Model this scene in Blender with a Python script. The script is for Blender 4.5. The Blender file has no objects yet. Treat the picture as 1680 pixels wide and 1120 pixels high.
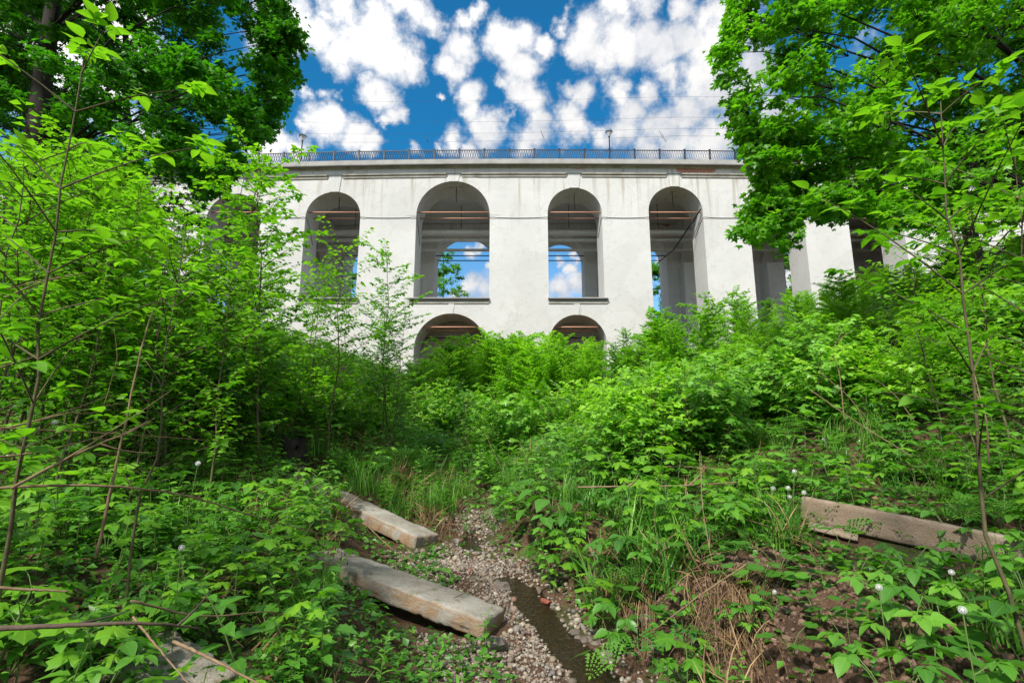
import bpy, bmesh, math, random, time
import numpy as np
from mathutils import Vector, Matrix, noise as mnoise

T0 = time.time()
rng = np.random.default_rng(7)
random.seed(7)
SC = bpy.context.scene
COL = SC.collection
R = math.radians

# ------------------------------------------------------------------ camera geometry
F, PITCH = 850.0, R(10.7)
CP, SP = math.cos(PITCH), math.sin(PITCH)

def ray(px, py):
    u, v = px - 840.0, 560.0 - py
    return np.array([u, F * CP - v * SP, F * SP + v * CP])

def un(px, py, Y):
    d = ray(px, py)
    return d * (Y / d[1])

def proj(p):
    x, y, z = p
    dep = y * CP + z * SP
    return 840 + F * x / dep, 560 - F * (z * CP - y * SP) / dep

# ------------------------------------------------------------------ geometry containers
class Geo:
    def __init__(s, V, L, C, T=None, U=None):
        s.V = np.asarray(V, float).reshape(-1, 3)
        s.L = np.asarray(L, np.int64)
        s.C = np.asarray(C, np.int64)
        n = len(s.V)
        s.T = np.full(n, .5) if T is None else np.asarray(T, float)
        s.U = np.zeros((n, 2)) if U is None else np.asarray(U, float).reshape(-1, 2)

def geo_faces(V, faces, **k):
    return Geo(V, [i for f in faces for i in f], [len(f) for f in faces], **k)

def merge(gs):
    gs = [g for g in gs if len(g.V)]
    if not gs:
        return Geo(np.zeros((0, 3)), [], [])
    off = np.cumsum([0] + [len(g.V) for g in gs[:-1]])
    return Geo(np.concatenate([g.V for g in gs]), np.concatenate([g.L + o for g, o in zip(gs, off)]),
               np.concatenate([g.C for g in gs]), np.concatenate([g.T for g in gs]), np.concatenate([g.U for g in gs]))

def inst(g, M, t, add=False):
    """copies of g by K 4x4 matrices with K tints"""
    M = np.asarray(M); K = len(M); n = len(g.V)
    if K == 0:
        return Geo(np.zeros((0, 3)), [], [])
    V = np.einsum('kij,nj->kni', M[:, :3, :3], g.V) + M[:, None, :3, 3]
    L = (g.L[None, :] + (np.arange(K) * n)[:, None]).ravel()
    t = np.asarray(t)
    T = (g.T[None, :] + t[:, None] if add else np.repeat(t[:, None], n, 1)).ravel()
    return Geo(V.reshape(-1, 3), L, np.tile(g.C, K), T, np.tile(g.U, (K, 1)))

def norm(a):
    return a / np.maximum(np.linalg.norm(a, axis=-1, keepdims=True), 1e-9)

def frames(P, D, UP, S):
    """matrices: local +Y along D, local +Z towards UP"""
    P, D, UP = np.asarray(P, float), norm(np.asarray(D, float)), np.asarray(UP, float)
    X = norm(np.cross(D, UP)); Z = np.cross(X, D)
    S = np.asarray(S, float).reshape(-1, 1)
    M = np.zeros((len(P), 4, 4)); M[:, 3, 3] = 1
    M[:, :3, 0] = X * S; M[:, :3, 1] = D * S; M[:, :3, 2] = Z * S; M[:, :3, 3] = P
    return M

def to_obj(name, g, mat, parent=None, smooth=True, attrs=True):
    me = bpy.data.meshes.new(name)
    me.vertices.add(len(g.V)); me.vertices.foreach_set('co', g.V.astype(np.float32).ravel())
    me.loops.add(len(g.L)); me.loops.foreach_set('vertex_index', g.L.astype(np.int32))
    me.polygons.add(len(g.C))
    st = np.zeros(len(g.C), np.int32); st[1:] = np.cumsum(g.C)[:-1]
    me.polygons.foreach_set('loop_start', st)
    me.polygons.foreach_set('use_smooth', np.full(len(g.C), bool(smooth)))
    if attrs:
        a = me.attributes.new('tint', 'FLOAT', 'POINT'); a.data.foreach_set('value', g.T.astype(np.float32))
        b = me.attributes.new('lf', 'FLOAT2', 'POINT'); b.data.foreach_set('vector', g.U.astype(np.float32).ravel())
    me.update(calc_edges=True)
    me.materials.append(mat)
    o = bpy.data.objects.new(name, me)
    COL.objects.link(o)
    if parent:
        o.parent = parent
    return o

def tag(o, label=None, cat=None, group=None, kind=None):
    if label: o['label'] = label
    if cat: o['category'] = cat
    if group: o['group'] = group
    if kind: o['kind'] = kind
    return o

def empty(name, loc, label, cat, group=None, rz=0.0):
    o = bpy.data.objects.new(name, None); COL.objects.link(o)
    o.empty_display_size = .1
    o.location = loc; o.rotation_euler = (0, 0, rz)
    return tag(o, label, cat, group)

def copy_thing(root, loc, rz=0.0, scale=1.0, label=None, group=None, tilt=(0, 0)):
    r = root.copy(); COL.objects.link(r)
    r.location = loc; r.rotation_euler = (tilt[0], tilt[1], rz); r.scale = (scale,) * 3
    if label: r['label'] = label
    if group: r['group'] = group
    for ch in list(root.children):
        c = ch.copy(); COL.objects.link(c); c.parent = r
        for gch in ch.children:
            d = gch.copy(); COL.objects.link(d); d.parent = c
    return r

# ------------------------------------------------------------------ basic shapes
def tube(P, rad, n=5, cap=True):
    P = np.asarray(P, float); m = len(P)
    rad = np.broadcast_to(np.asarray(rad, float), (m,))
    D = np.gradient(P, axis=0); D = norm(D)
    ref = np.array([.31, .17, .93]) if abs(D[0][2]) < .8 else np.array([.93, .31, .17])
    X = norm(np.cross(D, ref)); Y = np.cross(D, X)
    a = np.linspace(0, 2 * np.pi, n, endpoint=False)
    V = P[:, None] + rad[:, None, None] * (np.cos(a)[None, :, None] * X[:, None] + np.sin(a)[None, :, None] * Y[:, None])
    i = np.arange(m - 1)[:, None] * n; j = np.arange(n)[None, :]; k = (j + 1) % n
    q = np.stack([i + j, i + k, i + n + k, i + n + j], -1).reshape(-1)
    C = [4] * ((m - 1) * n)
    L = list(q)
    if cap and n > 2:
        L += list(range(n - 1, -1, -1)) + list(range((m - 1) * n, m * n)); C += [n, n]
    return Geo(V.reshape(-1, 3), L, C)

def box(x0, x1, y0, y1, z0, z1):
    V = [(x, y, z) for z in (z0, z1) for y in (y0, y1) for x in (x0, x1)]
    return geo_faces(V, [(0, 2, 3, 1), (4, 5, 7, 6), (0, 1, 5, 4), (2, 6, 7, 3), (0, 4, 6, 2), (1, 3, 7, 5)])

def xform(g, M):
    M = np.asarray(M)
    return Geo(g.V @ M[:3, :3].T + M[:3, 3], g.L, g.C, g.T, g.U)

def bez(p0, p1, p2, n=8):
    t = np.linspace(0, 1, n)[:, None]
    p0, p1, p2 = map(lambda p: np.asarray(p, float), (p0, p1, p2))
    return (1 - t) ** 2 * p0 + 2 * t * (1 - t) * p1 + t ** 2 * p2

def smooth_line(P, n=20):
    """Catmull-Rom through points"""
    P = np.asarray(P, float)
    if len(P) < 3:
        return np.linspace(P[0], P[-1], n)
    Q = np.vstack([2 * P[0] - P[1], P, 2 * P[-1] - P[-2]])
    out = []
    seg = len(P) - 1
    for s in np.linspace(0, seg - 1e-6, n):
        i = int(s); t = s - i
        a, b, c, d = Q[i], Q[i + 1], Q[i + 2], Q[i + 3]
        out.append(.5 * ((2 * b) + (c - a) * t + (2 * a - 5 * b + 4 * c - d) * t * t + (3 * b - a - 3 * c + d) * t ** 3))
    return np.array(out)

# ------------------------------------------------------------------ materials
def nmat(name):
    m = bpy.data.materials.new(name); m.use_nodes = True
    nt = m.node_tree; nt.nodes.clear()
    return m, nt

def N(nt, t, **kw):
    n = nt.nodes.new(t)
    for k, v in kw.items():
        if k.startswith('i_'):
            n.inputs[k[2:].replace('_', ' ')].default_value = v
        elif isinstance(k, str) and k.startswith('x'):
            n.inputs[int(k[1:])].default_value = v
        else:
            setattr(n, k, v)
    return n

def ramp(nt, fac, stops, interp='LINEAR'):
    r = nt.nodes.new('ShaderNodeValToRGB'); cr = r.color_ramp; cr.interpolation = interp
    while len(cr.elements) > 1: cr.elements.remove(cr.elements[-1])
    cr.elements[0].position, cr.elements[0].color = stops[0][0], (*stops[0][1], 1)
    for p, c in stops[1:]:
        e = cr.elements.new(p); e.color = (*c, 1)
    nt.links.new(fac, r.inputs[0])
    return r.outputs[0]

def math_n(nt, op, a, b=None, c=None, clamp=False):
    n = nt.nodes.new('ShaderNodeMath'); n.operation = op; n.use_clamp = clamp
    for i, v in enumerate((a, b, c)):
        if v is None: continue
        if isinstance(v, (int, float)): n.inputs[i].default_value = v
        else: nt.links.new(v, n.inputs[i])
    return n.outputs[0]

def vmath(nt, op, a, b=None, s=None):
    n = nt.nodes.new('ShaderNodeVectorMath'); n.operation = op
    for i, v in enumerate((a, b)):
        if v is None: continue
        if isinstance(v, (tuple, list)): n.inputs[i].default_value = v
        else: nt.links.new(v, n.inputs[i])
    if s is not None: n.inputs['Scale'].default_value = s
    return n

def mixc(nt, fac, a, b, mode='MIX'):
    n = nt.nodes.new('ShaderNodeMix'); n.data_type = 'RGBA'; n.blend_type = mode
    for idx, v in ((0, fac), (6, a), (7, b)):
        if isinstance(v, (int, float)): n.inputs[idx].default_value = v
        elif isinstance(v, (tuple, list)): n.inputs[idx].default_value = (*v, 1) if len(v) == 3 else v
        else: nt.links.new(v, n.inputs[idx])
    return n.outputs[2]

def noise_n(nt, vec, scale, detail=4, rough=.55, dist=0.0):
    n = nt.nodes.new('ShaderNodeTexNoise'); n.inputs['Scale'].default_value = scale
    n.inputs['Detail'].default_value = detail; n.inputs['Roughness'].default_value = rough
    n.inputs['Distortion'].default_value = dist
    if vec is not None: nt.links.new(vec, n.inputs['Vector'])
    return n

def smoothstep(nt, v, lo, hi):
    n = nt.nodes.new('ShaderNodeMapRange'); n.interpolation_type = 'SMOOTHSTEP'
    nt.links.new(v, n.inputs[0]); n.inputs[1].default_value = lo; n.inputs[2].default_value = hi
    return n.outputs[0]

def leaf_mat(name, dark, mid, light, trans=.42, rough=.42, obj_var=.35, veins=True, spec=.35):
    m, nt = nmat(name); lk = nt.links.new
    at = N(nt, 'ShaderNodeAttribute', attribute_name='tint')
    oi = N(nt, 'ShaderNodeObjectInfo')
    v = math_n(nt, 'MULTIPLY_ADD', math_n(nt, 'SUBTRACT', oi.outputs['Random'], .5), obj_var, at.outputs['Fac'], clamp=True)
    base = ramp(nt, v, [(0.0, dark), (.5, mid), (1.0, light)])
    if veins:
        lf = N(nt, 'ShaderNodeAttribute', attribute_name='lf')
        sx = N(nt, 'ShaderNodeSeparateXYZ'); lk(lf.outputs['Vector'], sx.inputs[0])
        ax = math_n(nt, 'ABSOLUTE', sx.outputs[0])
        mid_r = math_n(nt, 'SUBTRACT', 1.0, smoothstep(nt, ax, .0, .035))
        side = math_n(nt, 'FRACT', math_n(nt, 'MULTIPLY', math_n(nt, 'SUBTRACT', sx.outputs[1], math_n(nt, 'MULTIPLY', ax, .7)), 7.0))
        side_r = math_n(nt, 'MULTIPLY', math_n(nt, 'SUBTRACT', 1.0, smoothstep(nt, side, .0, .16)), .45)
        vv = math_n(nt, 'MULTIPLY', math_n(nt, 'MAXIMUM', mid_r, side_r), .35)
        base = mixc(nt, vv, base, tuple(min(1, c * 1.5 + .02) for c in light))
    tr = mixc(nt, .75, base, (.66, .86, .06), 'MULTIPLY')
    tr = mixc(nt, 1.0, tr, (1.75, 1.75, 1.75), 'MULTIPLY')
    p = N(nt, 'ShaderNodeBsdfPrincipled'); lk(base, p.inputs['Base Color'])
    p.inputs['Roughness'].default_value = rough; p.inputs['Specular IOR Level'].default_value = spec
    t = N(nt, 'ShaderNodeBsdfTranslucent'); lk(tr, t.inputs['Color'])
    mx = N(nt, 'ShaderNodeMixShader'); mx.inputs[0].default_value = trans
    lk(p.outputs[0], mx.inputs[1]); lk(t.outputs[0], mx.inputs[2])
    o = N(nt, 'ShaderNodeOutputMaterial'); lk(mx.outputs[0], o.inputs[0])
    return m

def simple_mat(name, c1, c2, scale=6, rough=.8, bump=.3, bscale=30, metal=0.0, stretch=None, spec=.3):
    m, nt = nmat(name); lk = nt.links.new
    tc = N(nt, 'ShaderNodeTexCoord')
    vec = tc.outputs['Object']
    if stretch:
        vec = vmath(nt, 'MULTIPLY', vec, stretch).outputs[0]
    n1 = noise_n(nt, vec, scale, 6, .62)
    col = ramp(nt, n1.outputs[0], [(.3, c1), (.7, c2)])
    at = N(nt, 'ShaderNodeAttribute', attribute_name='tint')
    p = N(nt, 'ShaderNodeBsdfPrincipled'); lk(col, p.inputs['Base Color'])
    p.inputs['Roughness'].default_value = rough; p.inputs['Metallic'].default_value = metal
    p.inputs['Specular IOR Level'].default_value = spec
    if bump:
        n2 = noise_n(nt, vec, bscale, 5, .65)
        b = N(nt, 'ShaderNodeBump'); b.inputs['Strength'].default_value = bump; b.inputs['Distance'].default_value = .02
        lk(n2.outputs[0], b.inputs['Height']); lk(b.outputs[0], p.inputs['Normal'])
    o = N(nt, 'ShaderNodeOutputMaterial'); lk(p.outputs[0], o.inputs[0])
    return m

M = {}
M['leaf_young'] = leaf_mat('young_leaf', (.055, .17, .010), (.14, .34, .014), (.27, .50, .028), trans=.48, spec=.4)
M['leaf_near'] = leaf_mat('near_leaf', (.030, .115, .009), (.082, .24, .013), (.20, .41, .024), trans=.45, spec=.45, rough=.40)
M['leaf_herb'] = leaf_mat('herb_leaf', (.028, .105, .014), (.072, .22, .020), (.17, .38, .030), trans=.38, spec=.5, rough=.42)
M['leaf_maple'] = leaf_mat('maple_leaf', (.045, .16, .009), (.10, .29, .013), (.22, .46, .022), trans=.48, veins=False)
M['leaf_dark'] = leaf_mat('dark_tree_leaf', (.020, .095, .008), (.042, .18, .010), (.09, .30, .014), trans=.40, veins=False)
M['grass'] = leaf_mat('grass_blade', (.03, .11, .012), (.07, .21, .022), (.17, .33, .04), trans=.32, veins=False)
M['straw'] = leaf_mat('dry_straw', (.085, .048, .022), (.20, .12, .06), (.40, .28, .15), trans=.15, veins=False, rough=.75, obj_var=.1)
M['litter'] = leaf_mat('dead_leaf', (.07, .035, .018), (.14, .075, .04), (.24, .15, .09), trans=.15, rough=.8, spec=.1)
M['stem_green'] = simple_mat('green_stem', (.07, .13, .03), (.13, .19, .05), 12, .6, .15)
M['stem_brown'] = simple_mat('sapling_bark', (.05, .042, .02), (.115, .10, .045), 14, .75, .3)
M['bark'] = simple_mat('tree_bark', (.012, .010, .008), (.036, .029, .022), 5, .9, 1.0, 16, stretch=(2.5, 2.5, .5))
M['dead_wood'] = simple_mat('dead_cane', (.10, .06, .033), (.25, .17, .10), 9, .8, .3)
M['dead_dark'] = simple_mat('dark_dead_branch', (.045, .03, .022), (.12, .085, .06), 9, .85, .4)
M['white_fluff'] = simple_mat('seed_fluff', (.55, .55, .53), (.78, .78, .76), 60, .95, .2)

# ------------------------------------------------------------------ leaf templates (unit length, +Y, face +Z)
def leaf_ovate(n=4, w=.3, fold=.35, droop=.2, serr=0.0, pw=.8):
    V = [(0, 0, 0)]; U = [(0, 0)]
    for i in range(1, n + 1):
        v = i / (n + 1)
        hw = w * math.sin(math.pi * v ** pw) ** .95
        if serr and i % 2: hw *= 1 - serr
        z = -droop * v * v
        V += [(-hw, v - .02, z + fold * hw), (0, v, z), (hw, v - .02, z + fold * hw)]
        U += [(-hw / w, v), (0, v), (hw / w, v)]
    V.append((0, 1, -droop)); U.append((0, 1))
    f = [(0, 2, 1), (0, 3, 2)]
    for i in range(n - 1):
        a = 1 + 3 * i; b = a + 3
        f += [(a, a + 1, b + 1, b), (a + 1, a + 2, b + 2, b + 1)]
    a = 1 + 3 * (n - 1); t = len(V) - 1
    f += [(a, a + 1, t), (a + 1, a + 2, t)]
    return geo_faces(V, f, U=U)

def leaf_lo(w=.3, fold=.3, droop=.15):
    V = [(0, 0, 0), (-w, .42, fold * w), (0, 1, -droop), (w, .42, fold * w)]
    return geo_faces(V, [(0, 3, 2), (0, 2, 1)], U=[(0, 0), (-1, .4), (0, 1), (1, .4)])

def leaf_fan(half, c=(0, .36), droop=.14, wav=.04):
    R_ = half; Lh = [(-x, y) for x, y in half[1:-1]][::-1]
    pts = R_ + Lh
    V = [(c[0], c[1], .03)]; U = [(0, c[1])]
    for k, (x, y) in enumerate(pts):
        d = math.hypot(x, y - c[1])
        V.append((x, y, -droop * d * d * 2 + wav * (1 if k % 2 else -1) * min(1, d * 2))); U.append((x * 1.5, y))
    n = len(pts)
    return geo_faces(V, [(0, 1 + k, 1 + (k + 1) % n) for k in range(n)], U=U)

MAPLE = [(0, 0), (.2, -.1), (.50, -.02), (.36, .13), (.56, .26), (.70, .50), (.50, .48), (.27, .47), (.27, .62), (.33, .78), (.15, .80), (0, 1.02)]
L_OV = leaf_ovate(4, .30)
L_OVW = leaf_ovate(3, .34, .3, .25)
L_LAN = leaf_ovate(3, .13, .3, .3)
L_NET = leaf_ovate(8, .30, .35, .25, .22)
L_LO = leaf_lo()
L_LOW = leaf_lo(.36)
L_MAP = leaf_fan(MAPLE)
L_MAPLO = leaf_fan([(0, 0), (.5, 0), (.34, .18), (.68, .5), (.26, .5), (0, 1)], droop=.2)
L_MAP2 = leaf_fan(MAPLE, droop=.34, wav=.07)
L_RND = leaf_fan([(0, .1), (.14, -.06), (.36, .0), (.5, .2), (.54, .46), (.44, .72), (.24, .9), (0, .95)], c=(0, .42), droop=-.12, wav=.02)

def leaf_fern(n=6, sz=.34):
    """flat twice divided leaf of small leaflets"""
    P, D, S = [], [], []
    for i in range(n):
        v = .18 + .8 * i / n
        ln = .5 * (1 - v * .85)
        for s in (-1, 1):
            d = np.array([s * .85, .5, -.1]); d /= np.linalg.norm(d)
            for j in range(3):
                q = np.array([0, v, -.15 * v * v]) + d * ln * (j + .3) / 3
                for s2 in (-1, 1):
                    e = d + s2 * np.array([-.5 * s, .85, 0]) * .8
                    P.append(q); D.append(e); S.append(sz * ln * .85)
            P.append(np.array([0, v, -.15 * v * v]) + d * ln * .8); D.append(d); S.append(sz * ln)
    P.append((0, .9, -.13)); D.append((0, 1, -.2)); S.append(.14)
    g = leaf_lo(.28, .1, .05)
    return inst(g, frames(P, D, np.tile([0, 0, 1.0], (len(P), 1)), S), np.full(len(P), .5))
L_FERN = leaf_fern()

class Leaves:
    """collects leaf placements and builds them in one go"""
    def __init__(s): s.d = {}
    def add(s, tpl, P, D, S, T=.5, up=(0, 0, 1)):
        s.d.setdefault(id(tpl), [tpl, [], [], [], [], []])
        e = s.d[id(tpl)]
        e[1].append(P); e[2].append(D); e[3].append(S); e[4].append(T); e[5].append(up)
    def geo(s):
        out = []
        for tpl, P, D, S, T, UPV in s.d.values():
            out.append(inst(tpl, frames(np.array(P), np.array(D), np.array(UPV), np.array(S)), np.array(T)))
        return merge(out)

def rv(s=1.0):
    return rng.normal(0, s, 3)

# ------------------------------------------------------------------ terrain
def interp(y, tab):
    return np.interp(y, [t[0] for t in tab], [t[1] for t in tab])

ZS = [(-8, -1.95), (0, -1.78), (3, -1.64), (3.94, -1.55), (4.7, -1.5), (5.4, -1.42), (6.8, -1.27), (8.3, -1.08), (11, -.72), (14, -.3), (17, .2), (22, 1.0), (30, 1.9), (38, 2.6), (60, 3.3), (120, 5), (900, 9)]
XS = [(-8, 2.4), (0, 1.3), (3, .78), (3.94, .52), (4.7, .27), (5.4, .08), (6.1, -.28), (6.8, -.55), (8.3, -.42), (11, -.2), (16, 0), (38, .3), (900, .3)]

SLAB_BEDS = [(-1.72, 4.98, -.12, 4.36, .26, -1.13, -1.46), (-3.46, 8.4, -1.0, 6.5, .27, -.66, -1.24), (2.72, 5.2, 4.1, 3.75, .20, -.80, -1.02), (2.5, 4.95, 3.7, 3.6, .22, -.86, -1.06)]

def sstep(a, b, x):
    t = np.clip((x - a) / (b - a), 0, 1)
    return t * t * (3 - 2 * t)

def vnoise(x, y, f, seed=0):
    """cheap smooth 2-D value noise, vectorised"""
    x = np.asarray(x) * f + seed * 17.3; y = np.asarray(y) * f - seed * 9.1
    xi, yi = np.floor(x), np.floor(y); fx, fy = x - xi, y - yi
    fx = fx * fx * (3 - 2 * fx); fy = fy * fy * (3 - 2 * fy)
    def hsh(a, b):
        s = np.sin(a * 127.1 + b * 311.7 + seed * 5.7) * 43758.5453
        return s - np.floor(s)
    return (hsh(xi, yi) * (1 - fx) + hsh(xi + 1, yi) * fx) * (1 - fy) + (hsh(xi, yi + 1) * (1 - fx) + hsh(xi + 1, yi + 1) * fx) * fy - .5

def hgt(x, y):
    x = np.asarray(x, float); y = np.asarray(y, float)
    zs = interp(y, ZS); d = x - interp(y, XS)
    w = .23 - .11 * sstep(5.4, 6.4, y) + .10 * np.exp(-((y - 6.9) / .35) ** 2)
    near = 1 - sstep(9, 15, y)
    dr = np.maximum(d - w, 0); dl = np.maximum(-d - w, 0)
    bank = (.40 * near + .12) * sstep(.05, .75, dr)
    far_r = .10 * np.maximum(dr - .6, 0) + .16 * np.maximum(dr - 4, 0)
    barw = .75 * near + .2
    left = .07 * sstep(0, .18, dl) + (.22 * near + .06) * sstep(barw, barw + .7, dl)
    far_l = .12 * np.maximum(dl - barw, 0) + .10 * np.maximum(dl - 3, 0) + .06 * np.maximum(dl - 6, 0)
    steep = sstep(5.6, 9.5, y)
    far_r = far_r + .11 * steep * np.maximum(dr - .9, 0) * (1 - .6 * sstep(16, 30, y))
    far_l = far_l + .09 * steep * np.maximum(dl - 1.2, 0) * (1 - .6 * sstep(16, 30, y))
    h = zs + np.where(d > 0, bank + far_r, left + far_l)
    flow = (1 - sstep(5.5, 6.0, y)) + np.exp(-((y - 6.75) / .32) ** 2)
    h = h - .075 * flow * (1 - sstep(0, w, np.abs(d))) + .03 * (1 - np.clip(flow, 0, 1)) * (1 - sstep(0, .3, np.abs(d)))
    lim = zs + 15.5
    h = np.where(h > lim, lim + (h - lim) * .15, h)
    rough = sstep(.2, 1.2, np.abs(d) - w)
    h = h + rough * (.12 * vnoise(x, y, 1.1, 1) + .06 * vnoise(x, y, 3.1, 2) + .8 * vnoise(x, y, .08, 3) * sstep(10, 40, y))
    h = h + (.025 * vnoise(x, y, 9, 4) + .02 * vnoise(x, y, 21, 5)) * (1 - sstep(10, 16, y))
    # eroded clay face on the near right bank
    h = h + (.16 * vnoise(x, y, 3.3, 8) + .09 * vnoise(x, y, 8, 9) + .06 * vnoise(x, y, 17, 10)) * sstep(.1, .5, dr) * (1 - sstep(1.4, 2.0, dr)) * near
    for (ax, ay, bx, by, hw, za, zb) in SLAB_BEDS:      # slabs lie in the ground, not under it
        ex, ey = bx - ax, by - ay; L2 = ex * ex + ey * ey
        t = ((x - ax) * ex + (y - ay) * ey) / L2
        dd = np.abs((x - ax) * -ey + (y - ay) * ex) / math.sqrt(L2)
        zz = za + (zb - za) * np.clip(t, 0, 1)
        k = (1 - sstep(hw, hw + .22, dd)) * sstep(-.12, .0, t) * (1 - sstep(1.0, 1.1, t))
        h = h + k * np.minimum(0, zz - h)
    return h

def h1(x, y):
    return float(hgt(x, y))

xs_ = np.unique(np.concatenate([np.linspace(-3.2, 4.2, 290), np.linspace(-12, 14, 130), np.linspace(-45, 45, 91), np.array([-700, -400, -250, -160, -110, -80, -60, 60, 80, 110, 160, 250, 400, 700])]))
ys_ = np.unique(np.concatenate([np.linspace(1.6, 8, 250), np.linspace(-3, 18, 105), np.linspace(-25, 62, 88), np.array([-400, -200, -100, -60, -40, 75, 100, 150, 250, 400, 650, 900])]))
GX, GY = np.meshgrid(xs_, ys_)
GZ = hgt(GX, GY)
nx, ny = len(xs_), len(ys_)
ii = (np.arange(ny - 1)[:, None] * nx + np.arange(nx - 1)[None, :]).ravel()
gq = np.stack([ii, ii + 1, ii + nx + 1, ii + nx], -1).ravel()
ground_geo = Geo(np.stack([GX.ravel(), GY.ravel(), GZ.ravel()], -1), gq, np.full(len(ii), 4))

def ground_mat():
    m, nt = nmat('earth'); lk = nt.links.new
    tc = N(nt, 'ShaderNodeTexCoord'); v = tc.outputs['Object']
    n1 = noise_n(nt, v, 3.0, 8, .65); n2 = noise_n(nt, v, 24, 6, .7)
    c = ramp(nt, n1.outputs[0], [(.3, (.050, .030, .018)), (.5, (.105, .058, .034)), (.7, (.17, .10, .062))])
    c = mixc(nt, math_n(nt, 'MULTIPLY', smoothstep(nt, n2.outputs[0], .5, .7), .55), c, (.23, .15, .10))
    # short moss patches
    n3 = noise_n(nt, v, 1.3, 5, .6)
    c = mixc(nt, math_n(nt, 'MULTIPLY', smoothstep(nt, n3.outputs[0], .5, .62), .6), c, (.045, .085, .016))
    p = N(nt, 'ShaderNodeBsdfPrincipled'); lk(c, p.inputs['Base Color']); p.inputs['Roughness'].default_value = .9
    p.inputs['Specular IOR Level'].default_value = .2
    b = N(nt, 'ShaderNodeBump'); b.inputs['Strength'].default_value = .9; b.inputs['Distance'].default_value = .05
    lk(math_n(nt, 'ADD', n2.outputs[0], noise_n(nt, v, 70, 4, .6).outputs[0]), b.inputs['Height']); lk(b.outputs[0], p.inputs['Normal'])
    o = N(nt, 'ShaderNodeOutputMaterial'); lk(p.outputs[0], o.inputs[0])
    return m
g_o = to_obj('ground', ground_geo, ground_mat())
tag(g_o, 'brown earth of the ravine floor and both banks', 'ground', kind='structure')

# water
def water_mat():
    m, nt = nmat('brown_shallow_water'); lk = nt.links.new
    tc = N(nt, 'ShaderNodeTexCoord')
    v = vmath(nt, 'MULTIPLY', tc.outputs['Object'], (1.0, .6, 1.0)).outputs[0]
    n = noise_n(nt, v, 30, 4, .6, .5)
    b = N(nt, 'ShaderNodeBump'); b.inputs['Strength'].default_value = .7; b.inputs['Distance'].default_value = .02
    lk(n.outputs[0], b.inputs['Height'])
    t = N(nt, 'ShaderNodeBsdfTransparent'); t.inputs[0].default_value = (.36, .25, .13, 1)
    d = N(nt, 'ShaderNodeBsdfDiffuse'); d.inputs[0].default_value = (.04, .027, .014, 1)
    m1 = N(nt, 'ShaderNodeMixShader'); m1.inputs[0].default_value = .35; lk(t.outputs[0], m1.inputs[1]); lk(d.outputs[0], m1.inputs[2])
    g = N(nt, 'ShaderNodeBsdfGlossy'); g.inputs['Roughness'].default_value = .03; lk(b.outputs[0], g.inputs['Normal'])
    fr = N(nt, 'ShaderNodeFresnel'); fr.inputs[0].default_value = 1.36; lk(b.outputs[0], fr.inputs['Normal'])
    mx = N(nt, 'ShaderNodeMixShader'); lk(fr.outputs[0], mx.inputs[0]); lk(m1.outputs[0], mx.inputs[1]); lk(g.outputs[0], mx.inputs[2])
    o = N(nt, 'ShaderNodeOutputMaterial'); lk(mx.outputs[0], o.inputs[0])
    return m
wy = np.linspace(1.0, 9.5, 120)
wv = []
for y in wy:
    c = float(interp(y, XS)); z = float(interp(y, ZS)) - .012
    for k in np.linspace(-.42, .42, 9):
        wv.append((c + k, y, z))
wq = [(a * 9 + b, a * 9 + b + 1, a * 9 + 10 + b, a * 9 + 9 + b) for a in range(len(wy) - 1) for b in range(8)]
tag(to_obj('stream_water', geo_faces(wv, wq), water_mat()), 'shallow brown stream running over gravel', 'stream', kind='structure')

# ------------------------------------------------------------------ bridge
YF, TW, YB0, YB1 = 38.0, 2.6, 47.7, 50.3
def zat(py, px=840, Y=YF): return float(un(px, py, Y)[2])
def xat(px, py, Y=YF): return float(un(px, py, Y)[0])
XC = xat(870, 300)
def warp(V):
    V = np.array(V, float)
    s = np.clip((V[:, 2] - 12) / 10, 0, 1)
    V[:, 2] -= np.where(V[:, 0] < XC, .0008, .0004) * (V[:, 0] - XC) ** 2 * s
    return V
def wg(g):
    g.V = warp(g.V); return g

Z_CROWN = zat(297)
def opening(px, pyc, wpx, zb):
    cx = xat(px, pyc); r = wpx / 2 / 21.2; zc = zat(pyc)
    return dict(cx=cx, r=r, zs=zc - r, zb=zb)
SILL = zat(489)
OPS = [opening(744.5, 297, 122, SILL), opening(942, 308, 90, SILL), opening(549, 312, 91, SILL),
       opening(1106, 305, 90, -3), opening(1268, 303, 90, -3), opening(1428, 303, 90, -3),
       opening(388, 312, 90, -3), opening(230, 314, 90, -3), opening(75, 316, 90, -3)]
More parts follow.
